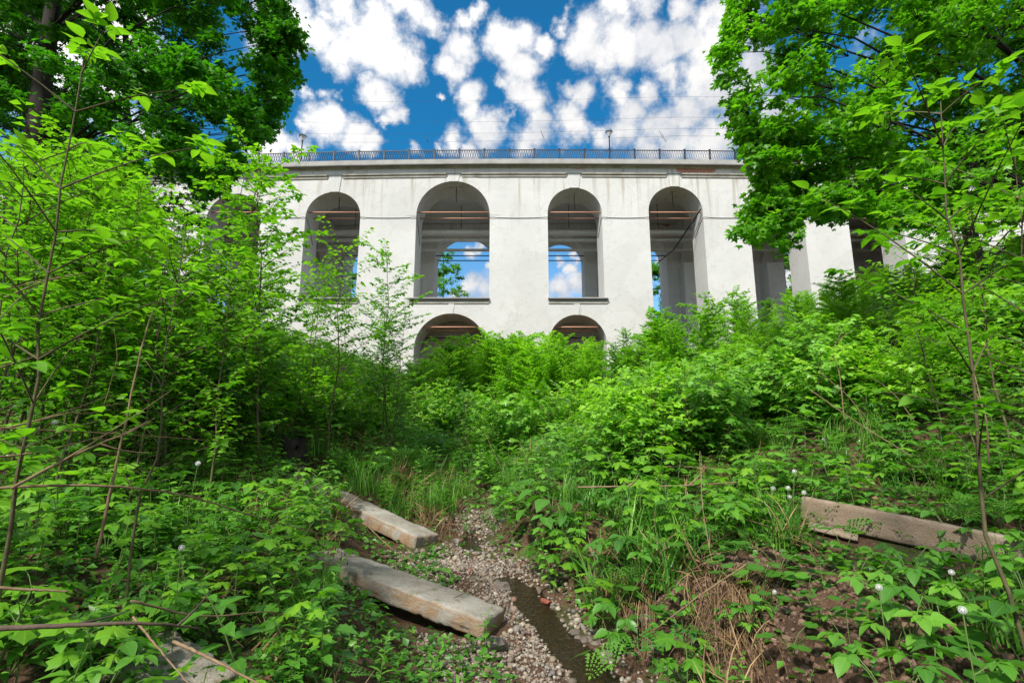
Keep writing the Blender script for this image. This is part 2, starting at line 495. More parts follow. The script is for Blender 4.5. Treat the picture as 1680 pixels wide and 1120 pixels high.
# even out the crowns of the small arches
LOW = [dict(cx=xat(740, 514), r=2.72, zs=zat(514) - 2.72, zb=-3), dict(cx=xat(947, 516), r=2.15, zs=zat(516) - 2.15, zb=-3)]
XL, XR = xat(-90, 316), 34.6
Z_TOP = zat(285)     # under the frieze
def arcade(ops, y0, y1, ztop, xl, xr):
    bp = set([xl, xr])
    for o in ops:
        for t in np.linspace(-90, 90, 33): bp.add(round(o['cx'] + o['r'] * math.sin(R(t)), 5))
    b0 = sorted(bp); xs = [b0[0]]
    for b in b0[1:]:
        k = max(1, int(math.ceil((b - xs[-1]) / 1.0)))
        xs += list(np.linspace(xs[-1], b, k + 1)[1:])
    V, Fc = [], []
    def quad(*p):
        i = len(V); V.extend(p); Fc.append((i, i + 1, i + 2, i + 3))
    def top(o, x):
        return o['zs'] + math.sqrt(max(0, o['r'] ** 2 - (x - o['cx']) ** 2))
    for a, b in zip(xs[:-1], xs[1:]):
        if b - a < 1e-5: continue
        mx = (a + b) / 2
        act = sorted([o for o in ops if abs(mx - o['cx']) < o['r']], key=lambda o: o['zb'])
        lo = (-3.0, -3.0)
        for o in act + [None]:
            if o is None: hi = (ztop, ztop)
            else: hi = (o['zb'], o['zb'])
            if hi[0] > lo[0] + 1e-4 or hi[1] > lo[1] + 1e-4:
                # split tall strips so that the sagging deck line bends smoothly
                quad((a, y0, lo[0]), (b, y0, lo[1]), (b, y0, hi[1]), (a, y0, hi[0]))
                quad((b, y1, lo[1]), (a, y1, lo[0]), (a, y1, hi[0]), (b, y1, hi[1]))
            if o is not None:
                ta, tb = top(o, a), top(o, b)
                quad((a, y0, ta), (b, y0, tb), (b, y1, tb), (a, y1, ta))
                if o['zb'] > -2.9:
                    quad((a, y0, o['zb']), (a, y1, o['zb']), (b, y1, o['zb']), (b, y0, o['zb']))
                lo = (ta, tb)
    for o in ops:
        for s in (-1, 1):
            x = o['cx'] + s * o['r']
            quad((x, y0, o['zb']), (x, y0, o['zs']), (x, y1, o['zs']), (x, y1, o['zb']))
    for x in (xl, xr):
        quad((x, y0, -3), (x, y0, ztop), (x, y1, ztop), (x, y1, -3))
    return geo_faces(V, Fc)

def plaster_mat(name='white_limewash', dirt=1.0, WALL_A=(.49, .487, .472), WALL_B=(.55, .546, .532)):
    m, nt = nmat(name); lk = nt.links.new
    tc = N(nt, 'ShaderNodeTexCoord'); v = tc.outputs['Object']
    s = N(nt, 'ShaderNodeSeparateXYZ'); lk(v, s.inputs[0])
    X, Y, Z = s.outputs
    big = noise_n(nt, v, .35, 5, .6); mid = noise_n(nt, v, 2.2, 6, .65)
    c = ramp(nt, big.outputs[0], [(.3, WALL_A), (.7, WALL_B)])
    c = mixc(nt, math_n(nt, 'MULTIPLY', smoothstep(nt, mid.outputs[0], .5, .75), .35), c, (.36, .35, .32))
    # brick courses telling through the limewash
    bv = N(nt, 'ShaderNodeCombineXYZ'); lk(math_n(nt, 'ADD', X, Y), bv.inputs[0]); lk(Z, bv.inputs[1])
    br = N(nt, 'ShaderNodeTexBrick'); lk(bv.outputs[0], br.inputs['Vector'])
    br.inputs['Scale'].default_value = 1.0; br.inputs['Brick Width'].default_value = .52; br.inputs['Row Height'].default_value = .16
    br.inputs['Mortar Size'].default_value = .018; br.inputs['Mortar Smooth'].default_value = .6
    br.inputs['Color1'].default_value = (1, 1, 1, 1); br.inputs['Color2'].default_value = (.93, .93, .93, 1); br.inputs['Mortar'].default_value = (.8, .8, .8, 1)
    c = mixc(nt, .38, c, br.outputs['Color'], 'MULTIPLY')
    # run-off streaks below the cornice
    sv = vmath(nt, 'MULTIPLY', v, (1.6, 1.6, .07)).outputs[0]
    st = noise_n(nt, sv, 1.0, 6, .7)
    hi = smoothstep(nt, Z, zat(400), zat(280))
    stf = math_n(nt, 'MULTIPLY', smoothstep(nt, st.outputs[0], .50, .66), math_n(nt, 'MULTIPLY', hi, .75 * dirt))
    c = mixc(nt, stf, c, (.29, .255, .19))
    # fine cracks and patched areas
    wob = vmath(nt, 'ADD', v, vmath(nt, 'SCALE', noise_n(nt, v, 1.5, 5, .6).outputs['Color'], None, .9).outputs[0]).outputs[0]
    vo = N(nt, 'ShaderNodeTexVoronoi', feature='DISTANCE_TO_EDGE'); vo.inputs['Scale'].default_value = .22; lk(wob, vo.inputs['Vector'])
    crk = math_n(nt, 'MULTIPLY', math_n(nt, 'SUBTRACT', 1.0, smoothstep(nt, vo.outputs['Distance'], .0, .012)), smoothstep(nt, big.outputs[0], .45, .6))
    c = mixc(nt, math_n(nt, 'MULTIPLY', crk, .22 * dirt), c, (.20, .19, .17))
    pv = N(nt, 'ShaderNodeTexVoronoi'); pv.inputs['Scale'].default_value = .33; lk(wob, pv.inputs['Vector'])
    pt = N(nt, 'ShaderNodeSeparateXYZ'); lk(pv.outputs['Color'], pt.inputs[0])
    c = mixc(nt, math_n(nt, 'MULTIPLY', smoothstep(nt, pt.outputs[0], .62, .68), .16 * dirt), c, (.34, .335, .31))
    low = math_n(nt, 'SUBTRACT', 1.0, smoothstep(nt, Z, 5.0, 12.0))
    c = mixc(nt, math_n(nt, 'MULTIPLY', math_n(nt, 'MULTIPLY', low, smoothstep(nt, mid.outputs[0], .4, .65)), .4), c, (.38, .36, .31))
    # plaster fallen off: red brick
    nz = noise_n(nt, v, 1.1, 7, .75)
    acc = None
    for (px, py, rx, rz) in ((950, 271, 1.5, .22), (1148, 277, 1.6, .42), (1128, 271, .8, .25), (1215, 271, .9, .2), (677, 492, .2, .25)):
        p = un(px, py, YF - .3)
        q = vmath(nt, 'MULTIPLY', vmath(nt, 'SUBTRACT', v, (p[0], 0, p[2] - (.0008 if p[0] < XC else .0004) * (p[0] - XC) ** 2 * 0)).outputs[0], (1 / rx, 0, 1 / rz)).outputs[0]
        ln = vmath(nt, 'LENGTH', q).outputs['Value']
        f = math_n(nt, 'SUBTRACT', 1.0, ln)
        acc = f if acc is None else math_n(nt, 'MAXIMUM', acc, f)
    bf = smoothstep(nt, math_n(nt, 'ADD', acc, math_n(nt, 'MULTIPLY', math_n(nt, 'SUBTRACT', nz.outputs[0], .5), 3.4)), .02, .12)
    bcol = mixc(nt, br.outputs['Fac'], mixc(nt, mid.outputs[0], (.30, .075, .045), (.42, .15, .09)), (.55, .5, .44))
    c = mixc(nt, bf, c, bcol)
    p = N(nt, 'ShaderNodeBsdfPrincipled'); lk(c, p.inputs['Base Color']); p.inputs['Roughness'].default_value = .88
    p.inputs['Specular IOR Level'].default_value = .2
    b = N(nt, 'ShaderNodeBump'); b.inputs['Strength'].default_value = .35; b.inputs['Distance'].default_value = .03
    hh = math_n(nt, 'ADD', math_n(nt, 'MULTIPLY', br.outputs['Fac'], -.4), mid.outputs[0])
    lk(math_n(nt, 'SUBTRACT', hh, math_n(nt, 'MULTIPLY', bf, .8)), b.inputs['Height']); lk(b.outputs[0], p.inputs['Normal'])
    o = N(nt, 'ShaderNodeOutputMaterial'); lk(p.outputs[0], o.inputs[0])
    return m
M['plaster'] = plaster_mat()
M['lifted_plaster'] = plaster_mat('lifted_limewash', .5, (.71, .71, .69), (.77, .77, .75))  # paler copy of the facade limewash: brightness painted in to lift the shaded interior
M['concrete'] = simple_mat('grey_concrete', (.25, .245, .23), (.36, .35, .335), 1.2, .9, .3, 14)
M['cornice'] = simple_mat('weathered_cornice', (.25, .23, .19), (.47, .455, .415), .9, .9, .35, 9, stretch=(1.6, 1.6, .5))
M['soffit'] = simple_mat('lifted_deck_underside', (.52, .52, .50), (.64, .64, .62), 1.0, .9, .3, 9)  # underside coloured paler than its own tone, light painted in against the shade
M['iron'] = simple_mat('black_iron', (.010, .011, .014), (.02, .022, .028), 10, .5, .1, spec=.4)
M['rod'] = simple_mat('rusty_red_rod', (.36, .17, .11), (.46, .25, .17), 3, .6, .2)
M['cable'] = simple_mat('dark_cable', (.03, .03, .03), (.05, .05, .05), 3, .6, 0)
M['glass'] = simple_mat('lamp_glass', (.35, .36, .36), (.5, .5, .5), 3, .25, 0, spec=.6)

bridge = empty('stone_bridge', (0, 0, 0), 'long white two-tier stone arch bridge across the ravine', 'bridge')
to_obj('front_arcade', wg(arcade(OPS + LOW, YF, YF + TW, Z_TOP, XL, XR)), M['plaster'], bridge, smooth=False)
to_obj('rear_arcade', wg(arcade(OPS, YB0, YB1, Z_TOP, XL, XR)), M['lifted_plaster'], bridge, smooth=False)

def sweep(profile, xl, xr, step=1.0, close=True):
    xs = np.linspace(xl, xr, int((xr - xl) / step) + 1); n = len(profile)
    V = [(x, y, z) for x in xs for y, z in profile]
    f = []
    for i in range(len(xs) - 1):
        for j in range(n if close else n - 1):
            k = (j + 1) % n
            f.append((i * n + j, i * n + k, (i + 1) * n + k, (i + 1) * n + j))
    f += [tuple(range(n))[::-1], tuple(range((len(xs) - 1) * n, len(xs) * n))]
    return geo_faces(V, f)

ZF = zat(276, Y=YF - .1)      # frieze top
Zp0 = zat(268.5, Y=YF - .55); Zp1 = zat(261, Y=YF - .55)
dz = .004
EXT = 7.0
to_obj('frieze', wg(sweep([(YF - .10, Z_TOP), (YF - .10, ZF), (YF + 1.2, ZF), (YF + 1.2, Z_TOP)], XL, XR)), M['plaster'], bridge, smooth=False)
to_obj('cornice', wg(sweep([(YF - .12, ZF), (YF - .2, ZF + .10), (YF - .32, ZF + .12), (YF - .34, ZF + .22), (YF - .5, ZF + .34), (YF - .5, Zp0 - .02), (YF + 1.1, Zp0 - .02), (YF + 1.1, ZF)], XL, XR + EXT)), M['cornice'], bridge, smooth=False)
to_obj('parapet_kerb', wg(sweep([(YF - .58, Zp0 - .02), (YF - .6, Zp0 + .04), (YF - .6, Zp1), (YF - .05, Zp1), (YF - .05, Zp0 - .02)], XL, XR + EXT)), M['concrete'], bridge, smooth=False)
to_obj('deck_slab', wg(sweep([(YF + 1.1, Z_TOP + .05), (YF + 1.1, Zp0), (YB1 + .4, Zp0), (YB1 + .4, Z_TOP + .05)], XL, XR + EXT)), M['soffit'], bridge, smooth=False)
# deck ribs across the bridge between the arcades
ribs = []
KEYX = [o['cx'] for o in OPS]
piers = sorted(KEYX)
for a, b in zip(piers[:-1], piers[1:]):
    xm = (a + b) / 2
    rb = box(xm - .55, xm + .55, YF + TW, YB0, Z_TOP - 1.5, Z_TOP + .04)
    # haunches under the rib at each end
    for y0, y1 in ((YF + TW, YF + TW + 2.0), (YB0, YB0 - 2.0)):
        hv = [(xm - .5, y0, Z_TOP - 1.5), (xm + .5, y0, Z_TOP - 1.5), (xm - .5, y1, Z_TOP - 1.5), (xm + .5, y1, Z_TOP - 1.5), (xm - .5, y0, Z_TOP - 4.2), (xm + .5, y0, Z_TOP - 4.2)]
        rb = merge([rb, geo_faces(hv, [(0, 1, 3, 2), (4, 5, 3, 2), (0, 2, 4), (1, 5, 3), (0, 4, 5, 1)])])
    to_obj('deck_rib', wg(rb), M['lifted_plaster'], bridge, smooth=False)
# string courses, keystones, sills, archivolt
kw = .62
for zc, pr in ((zat(285.5), .16), (zat(289.5), .07)):
    segs = []
    ex = [XL] + [v for k in sorted(KEYX) for v in (k - kw, k + kw)] + [XR]
    for a, b in zip(ex[::2], ex[1::2]):
        if b - a > .5:
            segs.append(sweep([(YF - pr, zc - .06), (YF - pr - .03, zc + .05), (YF + .02, zc + .05), (YF + .02, zc - .06)], a, b))
    to_obj('string_course', wg(merge(segs)), M['cornice'], bridge, smooth=False)
for o in OPS:
    zc = o['zs'] + o['r']
    kv = []
    for (x, z) in ((-.36, zc - .02), (.36, zc - .02), (.5, Z_TOP - .02), (-.5, Z_TOP - .02)):
        kv += [(o['cx'] + x, YF - .055, z), (o['cx'] + x, YF + .3, z)]
    to_obj('keystone', wg(geo_faces(kv, [(0, 2, 4, 6), (1, 7, 5, 3), (0, 1, 3, 2), (2, 3, 5, 4), (4, 5, 7, 6), (6, 7, 1, 0)])), M['plaster'], bridge, smooth=False)
for o in LOW:
    zc = o['zs'] + o['r']
    kv = []
    for (x, z) in ((-.16, zc - .02), (.16, zc - .02), (.24, zc + .95), (-.24, zc + .95)):
        kv += [(o['cx'] + x, YF - .04, z), (o['cx'] + x, YF + .3, z)]
    to_obj('keystone', wg(geo_faces(kv, [(0, 2, 4, 6), (1, 7, 5, 3), (0, 1, 3, 2), (2, 3, 5, 4), (4, 5, 7, 6), (6, 7, 1, 0)])), M['plaster'], bridge, smooth=False)
# archivolt ring of the wide arch
o = OPS[0]; av = []; af = []
tt = np.linspace(0, 180, 40)
for t in tt:
    for rr, yy in ((o['r'], YF), (o['r'], YF - .018), (o['r'] + .75, YF - .018), (o['r'] + .75, YF)):
        av.append((o['cx'] + rr * math.cos(R(t)), yy, min(o['zs'] + rr * math.sin(R(t)), Z_TOP - .3)))
for i in range(len(tt) - 1):
    for j in range(3):
        af.append((i * 4 + j, i * 4 + j + 1, i * 4 + j + 5, i * 4 + j + 4))
to_obj('archivolt', wg(geo_faces(av, af)), M['plaster'], bridge, smooth=False)
for i, o in enumerate(OPS[:3]):
    l, r_ = o['cx'] - o['r'], o['cx'] + o['r']
    ll = l - (.35 if i == 0 else .05); rr = r_ + (.02 if i == 0 else .22)
    si = to_obj('sill', merge([box(ll, rr, YF - .16, YF - .002, SILL - .14, SILL + .03), box(l + .003, r_ - .003, YF - .002, YF + TW + .05, SILL + .004, SILL + .03)]), M['concrete'], bridge, smooth=False)
    to_obj('flashing', box(ll - .02, rr + .02, YF - .2, YF - .162, SILL - .16, SILL - .06), M['iron'], si, smooth=False)
    to_obj('sill_moulding', box(ll + .03, rr - .03, YF - .07, YF - .002, SILL - .42, SILL - .34), M['cornice'], si, smooth=False)
# upper tier floor and inner wall of the lower tier
fx0, fx1 = OPS[2]['cx'] - 3.6, OPS[1]['cx'] + 3.1
to_obj('tier_floor', box(fx0, fx1, YF + TW + .002, YB0 - .002, SILL - .7, SILL + .0), M['concrete'], bridge, smooth=False)
inner_ops = [dict(cx=o['cx'] + .25, r=1.15, zs=6.6, zb=-3) for o in LOW]
to_obj('inner_wall', arcade(inner_ops, 43.2, 44.2, SILL - .703, fx0, fx1), M['lifted_plaster'], bridge, smooth=False)
# tie rods across each arch, front and rear, and concrete girders
ZR = 17.62
for i, o in enumerate(OPS):
    for y in (YF + .35, YF + 1.5):
        to_obj('tie_rod', tube([(o['cx'] - o['r'] - .1, y, ZR), (o['cx'] + o['r'] + .1, y, ZR)], .055, 6), M['rod'], bridge)
    for y in (YB0 + .5, YB0 + 1.9):
        to_obj('tie_rod', tube([(o['cx'] - o['r'] - .1, y, ZR), (o['cx'] + o['r'] + .1, y, ZR)], .05, 6), M['iron'], bridge)
    for y, z0 in ((YF + .9, 1.4), (YF + 5.2, 2.3)):
        zt = o['zs'] + o['r'] if y < YF + TW else Z_TOP - .1
        to_obj('hanger_rod', tube([(o['cx'] + .1, y, zt - .03), (o['cx'] + .13, y, zt - z0)], .03, 5), M['iron'], bridge)
for o in LOW:
    for y in (YF + .35, YF + 1.6):
        to_obj('tie_rod', tube([(o['cx'] - o['r'] - .1, y, 8.35), (o['cx'] + o['r'] + .1, y, 8.35)], .055, 6), M['rod'], bridge)
    to_obj('tie_rod', tube([(o['cx'] - o['r'] - 1, 42.6, 8.35), (o['cx'] + o['r'] + 1, 42.6, 8.35)], .05, 6), M['iron'], bridge)
pe = sorted(KEYX)
for (y, z0, hh, dd) in ((43.0, 17.75, .34, .5), (43.9, 17.45, .22, .3), (45.4, 17.1, .18, .3)):
    for a, b in zip(pe[:-1], pe[1:]):
        pass
    to_obj('girder', sweep([(y, z0), (y, z0 + hh), (y + dd, z0 + hh), (y + dd, z0)], XL + .5, XR - .5, 4), M['lifted_plaster'], bridge, smooth=False)
# cross walls tying front and rear piers below the deck
for a, b in zip(pe[:-1], pe[1:]):
    xm = (a + b) / 2
    to_obj('pier_buttress', box(xm - .75, xm + .75, YB0 - 1.6, YB0 - .003, -3, 16.2), M['lifted_plaster'], bridge, smooth=False)
# right abutment with rusticated courses
ab = [box(XR + .003, XR + EXT, YF + .35, YB1, 2, Z_TOP)]
to_obj('abutment', merge(ab), M['plaster'], bridge, smooth=False)
rows = []
z = 6.0
while z < Z_TOP - 1.3:
    rows.append(box(XR + .25, XR + 3.2, YF + .02, YF + .348, z, z + .52)); z += .62
to_obj('rusticated_course', wg(merge(rows)), M['plaster'], bridge, smooth=False)
# cable along the facade at impost height
zc = zat(357)
cp = []
for o in sorted(OPS, key=lambda o: o['cx']):
    l, r_ = o['cx'] - o['r'], o['cx'] + o['r']
    cp.append([(l, YF - .03), (l + .02, YF + 1.0)]); cp[-1].append(r_)
so = sorted(OPS, key=lambda o: o['cx'])
for a, b in zip(so[:-1], so[1:]):
    x0, x1 = a['cx'] + a['r'], b['cx'] - b['r']
    n = 9
    P = [(x0 - .02, YF + 2.0, zc - .9), (x0 - .03, YF + .6, zc - .2)] + [(x0 + (x1 - x0) * t, YF - .035, zc - .05 * math.sin(math.pi * t)) for t in np.linspace(0, 1, n)] + [(x1 + .03, YF + .6, zc - .25), (x1 + .02, YF + 1.8, zc - 1.6)]
    to_obj('cable', tube(smooth_line(P, 40), .020, 5), M['cable'], bridge)
# drain pipe down into the right arch
p0 = un(1150, 343, YF - .05); p1 = un(1105, 410, YF + 5)
to_obj('drain_pipe', merge([tube([p0, p0 * .5 + p1 * .5, p1], .06, 6), tube([p1, un(1078, 432, YB0 - 2)], .05, 6)]), M['iron'], bridge)

# railing: part > posts and lattice panels
rail = bpy.data.objects.new('railing', None); COL.objects.link(rail); rail.parent = bridge
YR = YF - .32
def rail_z(x): return float(warp(np.array([[x, 0, Zp1]]))[0, 2])
PX = 1.99
x_first = xat(999, 258) - PX * 16
posts = [x_first + PX * i for i in range(0, 34)]
posts = [x for x in posts if XL < x < XR + 5]
HR = .92
def lattice():
    gs = []
    n = 10
    w = PX - .12
    for i in range(n):
        x0 = .06 + w * i / n; x1 = .06 + w * (i + 1) / n; xm = (x0 + x1) / 2
        for a, b in ((x0, x1), (x1, x0)):
            bow = (b - a) * .22
            P = [(a, 0, .07), (a + (b - a) * .30 - bow * .0, 0, .32), (xm, 0, .47), (a + (b - a) * .70, 0, .62), (b, 0, HR - .03)]
            gs.append(tube(smooth_line(P, 8), .019, 4, False))
    return merge(gs)
lat = lattice()
po = merge([box(-.055, .055, -.055, .055, 0, HR + .06), box(-.075, .075, -.075, .075, HR + .06, HR + .10), box(-.09, .09, -.09, .09, .0, .09), box(-.05, .05, .055, .35, 0, .05), tube([(0, .06, .55), (0, .33, .03)], .025, 4)])
first_post = first_panel = None
for i, x in enumerate(posts):
    if first_post is None:
        first_post = to_obj('railing_post', po, M['iron'], rail, smooth=False); q = first_post
    else:
        q = first_post.copy(); COL.objects.link(q); q.parent = rail
    q.location = (x, YR, rail_z(x) + .003)
    if i < len(posts) - 1:
        g = merge([lat, box(.05, PX - .05, -.03, .03, HR - .04, HR + .02), box(.05, PX - .05, -.02, .02, .05, .085)])
        if first_panel is None:
            first_panel = to_obj('railing_panel', g, M['iron'], rail, smooth=False); q = first_panel
        else:
            q = first_panel.copy(); COL.objects.link(q); q.parent = rail
        q.location = (x, YR, rail_z(x) + .003)
        q.rotation_euler = (0, -math.atan2(rail_z(x + PX) - rail_z(x), PX), 0)

# lamp posts on the deck
def lathe(prof, n=10):
    a = np.linspace(0, 2 * np.pi, n, endpoint=False)
    V = [(r * math.cos(t), r * math.sin(t), z) for r, z in prof for t in a]
    f = [(i * n + j, i * n + (j + 1) % n, (i + 1) * n + (j + 1) % n, (i + 1) * n + j) for i in range(len(prof) - 1) for j in range(n)]
    f += [tuple(range(n))[::-1], tuple(range((len(prof) - 1) * n, len(prof) * n))]
    return geo_faces(V, f)
def lamp(px, pytop, label):
    YL = YF + .55
    p = un(px, pytop, YL)
    base = float(warp(np.array([[p[0], 0, Zp0]]))[0, 2])
    H = p[2] - base
    e = empty('street_lamp', (p[0], YL, base), label, 'street lamp', 'street lamps on the bridge')
    to_obj('post', lathe([(.11, 0), (.11, .35), (.07, .42), (.05, .5), (.045, H - .62), (.08, H - .6), (.05, H - .55)], 10), M['iron'], e)
    to_obj('lantern', lathe([(.10, H - .55), (.25, H - .17)], 8), M['glass'], e, smooth=False)
    to_obj('cap', lathe([(.31, H - .168), (.30, H - .12), (.12, H - .05), (.04, H - .03), (.03, H)], 8), M['iron'], e, smooth=False)
lamp(999, 214, 'black street lamp above the railing right of the bridge middle, near the right tree')
lamp(497, 221, 'black street lamp on the left part of the bridge beside the left tree')

# overhead wires
for k, (pl, pr, Y, lab) in enumerate((((440, 166), (1240, 157), 44.5, 'thin overhead wire crossing the sky highest above the bridge'),
                              ((440, 200), (1240, 191), 43, 'thin overhead wire second from the top above the bridge'),
                              ((440, 219), (1240, 209), 41.5, 'thin overhead wire third from the top above the bridge'),
                              ((440, 233), (1240, 221), 41.5, 'thin overhead wire lowest above the bridge railing'))):
    a, b = un(*pl, Y), un(*pr, Y)
    dr = b - a
    t = np.linspace(-.6, 1.6, 30)[:, None]
    P = a + dr * t; P[:, 2] -= .25 * (1 - (2 * ((t[:, 0] * 1.2) % 1) - 1) ** 2)
    w = empty('overhead_wire', (0, 0, 0), lab, 'wire', 'overhead wires above the bridge')
    to_obj('wire', tube(P, .010, 4, False), M['cable'], w)
    if k >= 2:
        for px in (890, 1085) if k == 2 else (700, 1090):
            q = un(px, 222 if k == 2 else 228, Y)
            to_obj('hanger', tube([q + (-.15, 0, .45), q, q + (.15, 0, -.35)], .025, 4), M['iron'], w)

# ------------------------------------------------------------------ plants: prototypes
def sapling_geo(h, seed, leaf=.075, tpl=L_LO, kind='compound', density=1.0, side_len=.30, base_clear=.2, lean=.08, stem_r=.012):
    global rng
    keep = rng; rng = np.random.default_rng(seed)
    n = 14
    la = rng.uniform(0, 6.28); lx = lean * h * rng.uniform(.4, 1.2)
    t = np.linspace(0, 1, n)
    wob = np.cumsum(rng.normal(0, .012 * h / 2, (n, 2)), 0)
    P = np.stack([math.cos(la) * lx * t ** 1.6 + wob[:, 0], math.sin(la) * lx * t ** 1.6 + wob[:, 1], h * t], -1)
    P[:, :2] -= P[0, :2]
    stems = [tube(P, np.linspace(stem_r * h / 2, .0025, n), 5, False)]
    lv = Leaves()
    def compound(p, d, s, tn):
        d = norm(np.asarray(d, float))
        stalk = p + d * s * .7
        if kind == 'compound':
            side = norm(np.cross(d, [0, 0, 1.0]))
            dd = d + np.array([0, 0, -.35])
            lv.add(tpl, stalk, dd + rv(.12), s * 1.15, tn + rng.normal(0, .06), (0, 0, 1) + rv(.25))
            for q in (.55, 1.0):
                pp = p + d * s * .7 * q
                for sg in (-1, 1):
                    lv.add(tpl, pp, side * sg + d * .45 + np.array([0, 0, -.25]) + rv(.15), s * (.9 if q > .6 else .75), tn + rng.normal(0, .08), (0, 0, 1) + rv(.25))
                if rng.random() < .4: break
        else:
            lv.add(tpl, p + d * s * .35, d + np.array([0, 0, -.45]) + rv(.15), s * 1.5, tn + rng.normal(0, .08), (0, 0, 1) + rv(.3))
    nodes = int(h / (.13 / density ** .5) * (1 - base_clear))
    phi = rng.uniform(0, 6.28)
    for i in range(nodes):
        f = base_clear + (1 - base_clear) * (i + .5) / nodes
        p = np.array([np.interp(f, t, P[:, k]) for k in range(3)])
        phi += math.pi / 2 + rng.normal(0, .25)
        prof = math.sin(math.pi * min(1, (1 - f) * .72 + .13)) ** .6
        L = h * side_len * prof * rng.uniform(.4, 1.3)
        tn = .35 + .45 * f + rng.normal(0, .08)
        for s in (0, math.pi):
            if rng.random() < .12: continue
            d = np.array([math.cos(phi + s), math.sin(phi + s), rng.uniform(.4, 1.0)]); d = norm(d)
            if L < .14:
                compound(p, d, leaf * rng.uniform(.8, 1.2), tn + .15); continue
            e = p + d * L + np.array([0, 0, -.08 * L])
            br = bez(p, p + d * L * .55 + np.array([0, 0, .04 * L]), e, 5)
            stems.append(tube(br, np.linspace(.0045 * max(1, h / 2.5), .0018, 5), 3, False))
            m = max(2, int(L / .10 * density))
            for j in range(m):
                q = (j + 1) / m
                pp = np.array([np.interp(q, np.linspace(0, 1, 5), br[:, k]) for k in range(3)])
                sd = norm(np.cross(d, [0, 0, 1]))
                for sg in (-1, 1):
                    compound(pp, sd * sg * .9 + d * .5 + np.array([0, 0, rng.uniform(-.1, .35)]) + rv(.2), leaf * rng.uniform(.7, 1.2), tn + .12 * q)
            compound(e, d, leaf * 1.1, tn + .18)
    for k in range(4):
        a = k * 1.57 + rng.uniform(0, 1)
        compound(P[-1], (math.cos(a), math.sin(a), .9), leaf * .9, .95)
    g = lv.geo()
    g.T = np.clip(g.T, 0, 1)
    rng = keep
    return merge(stems), g

def make_sapling(name, label, cat, group, h, seed, leafmat, **kw):
    s, l = sapling_geo(h, seed, **kw)
    e = empty(name, (0, 0, -50), label, cat, group)
    to_obj('stem', s, M['stem_brown'], e)
    to_obj('foliage', l, leafmat, e)
    e['h'] = h
    return e

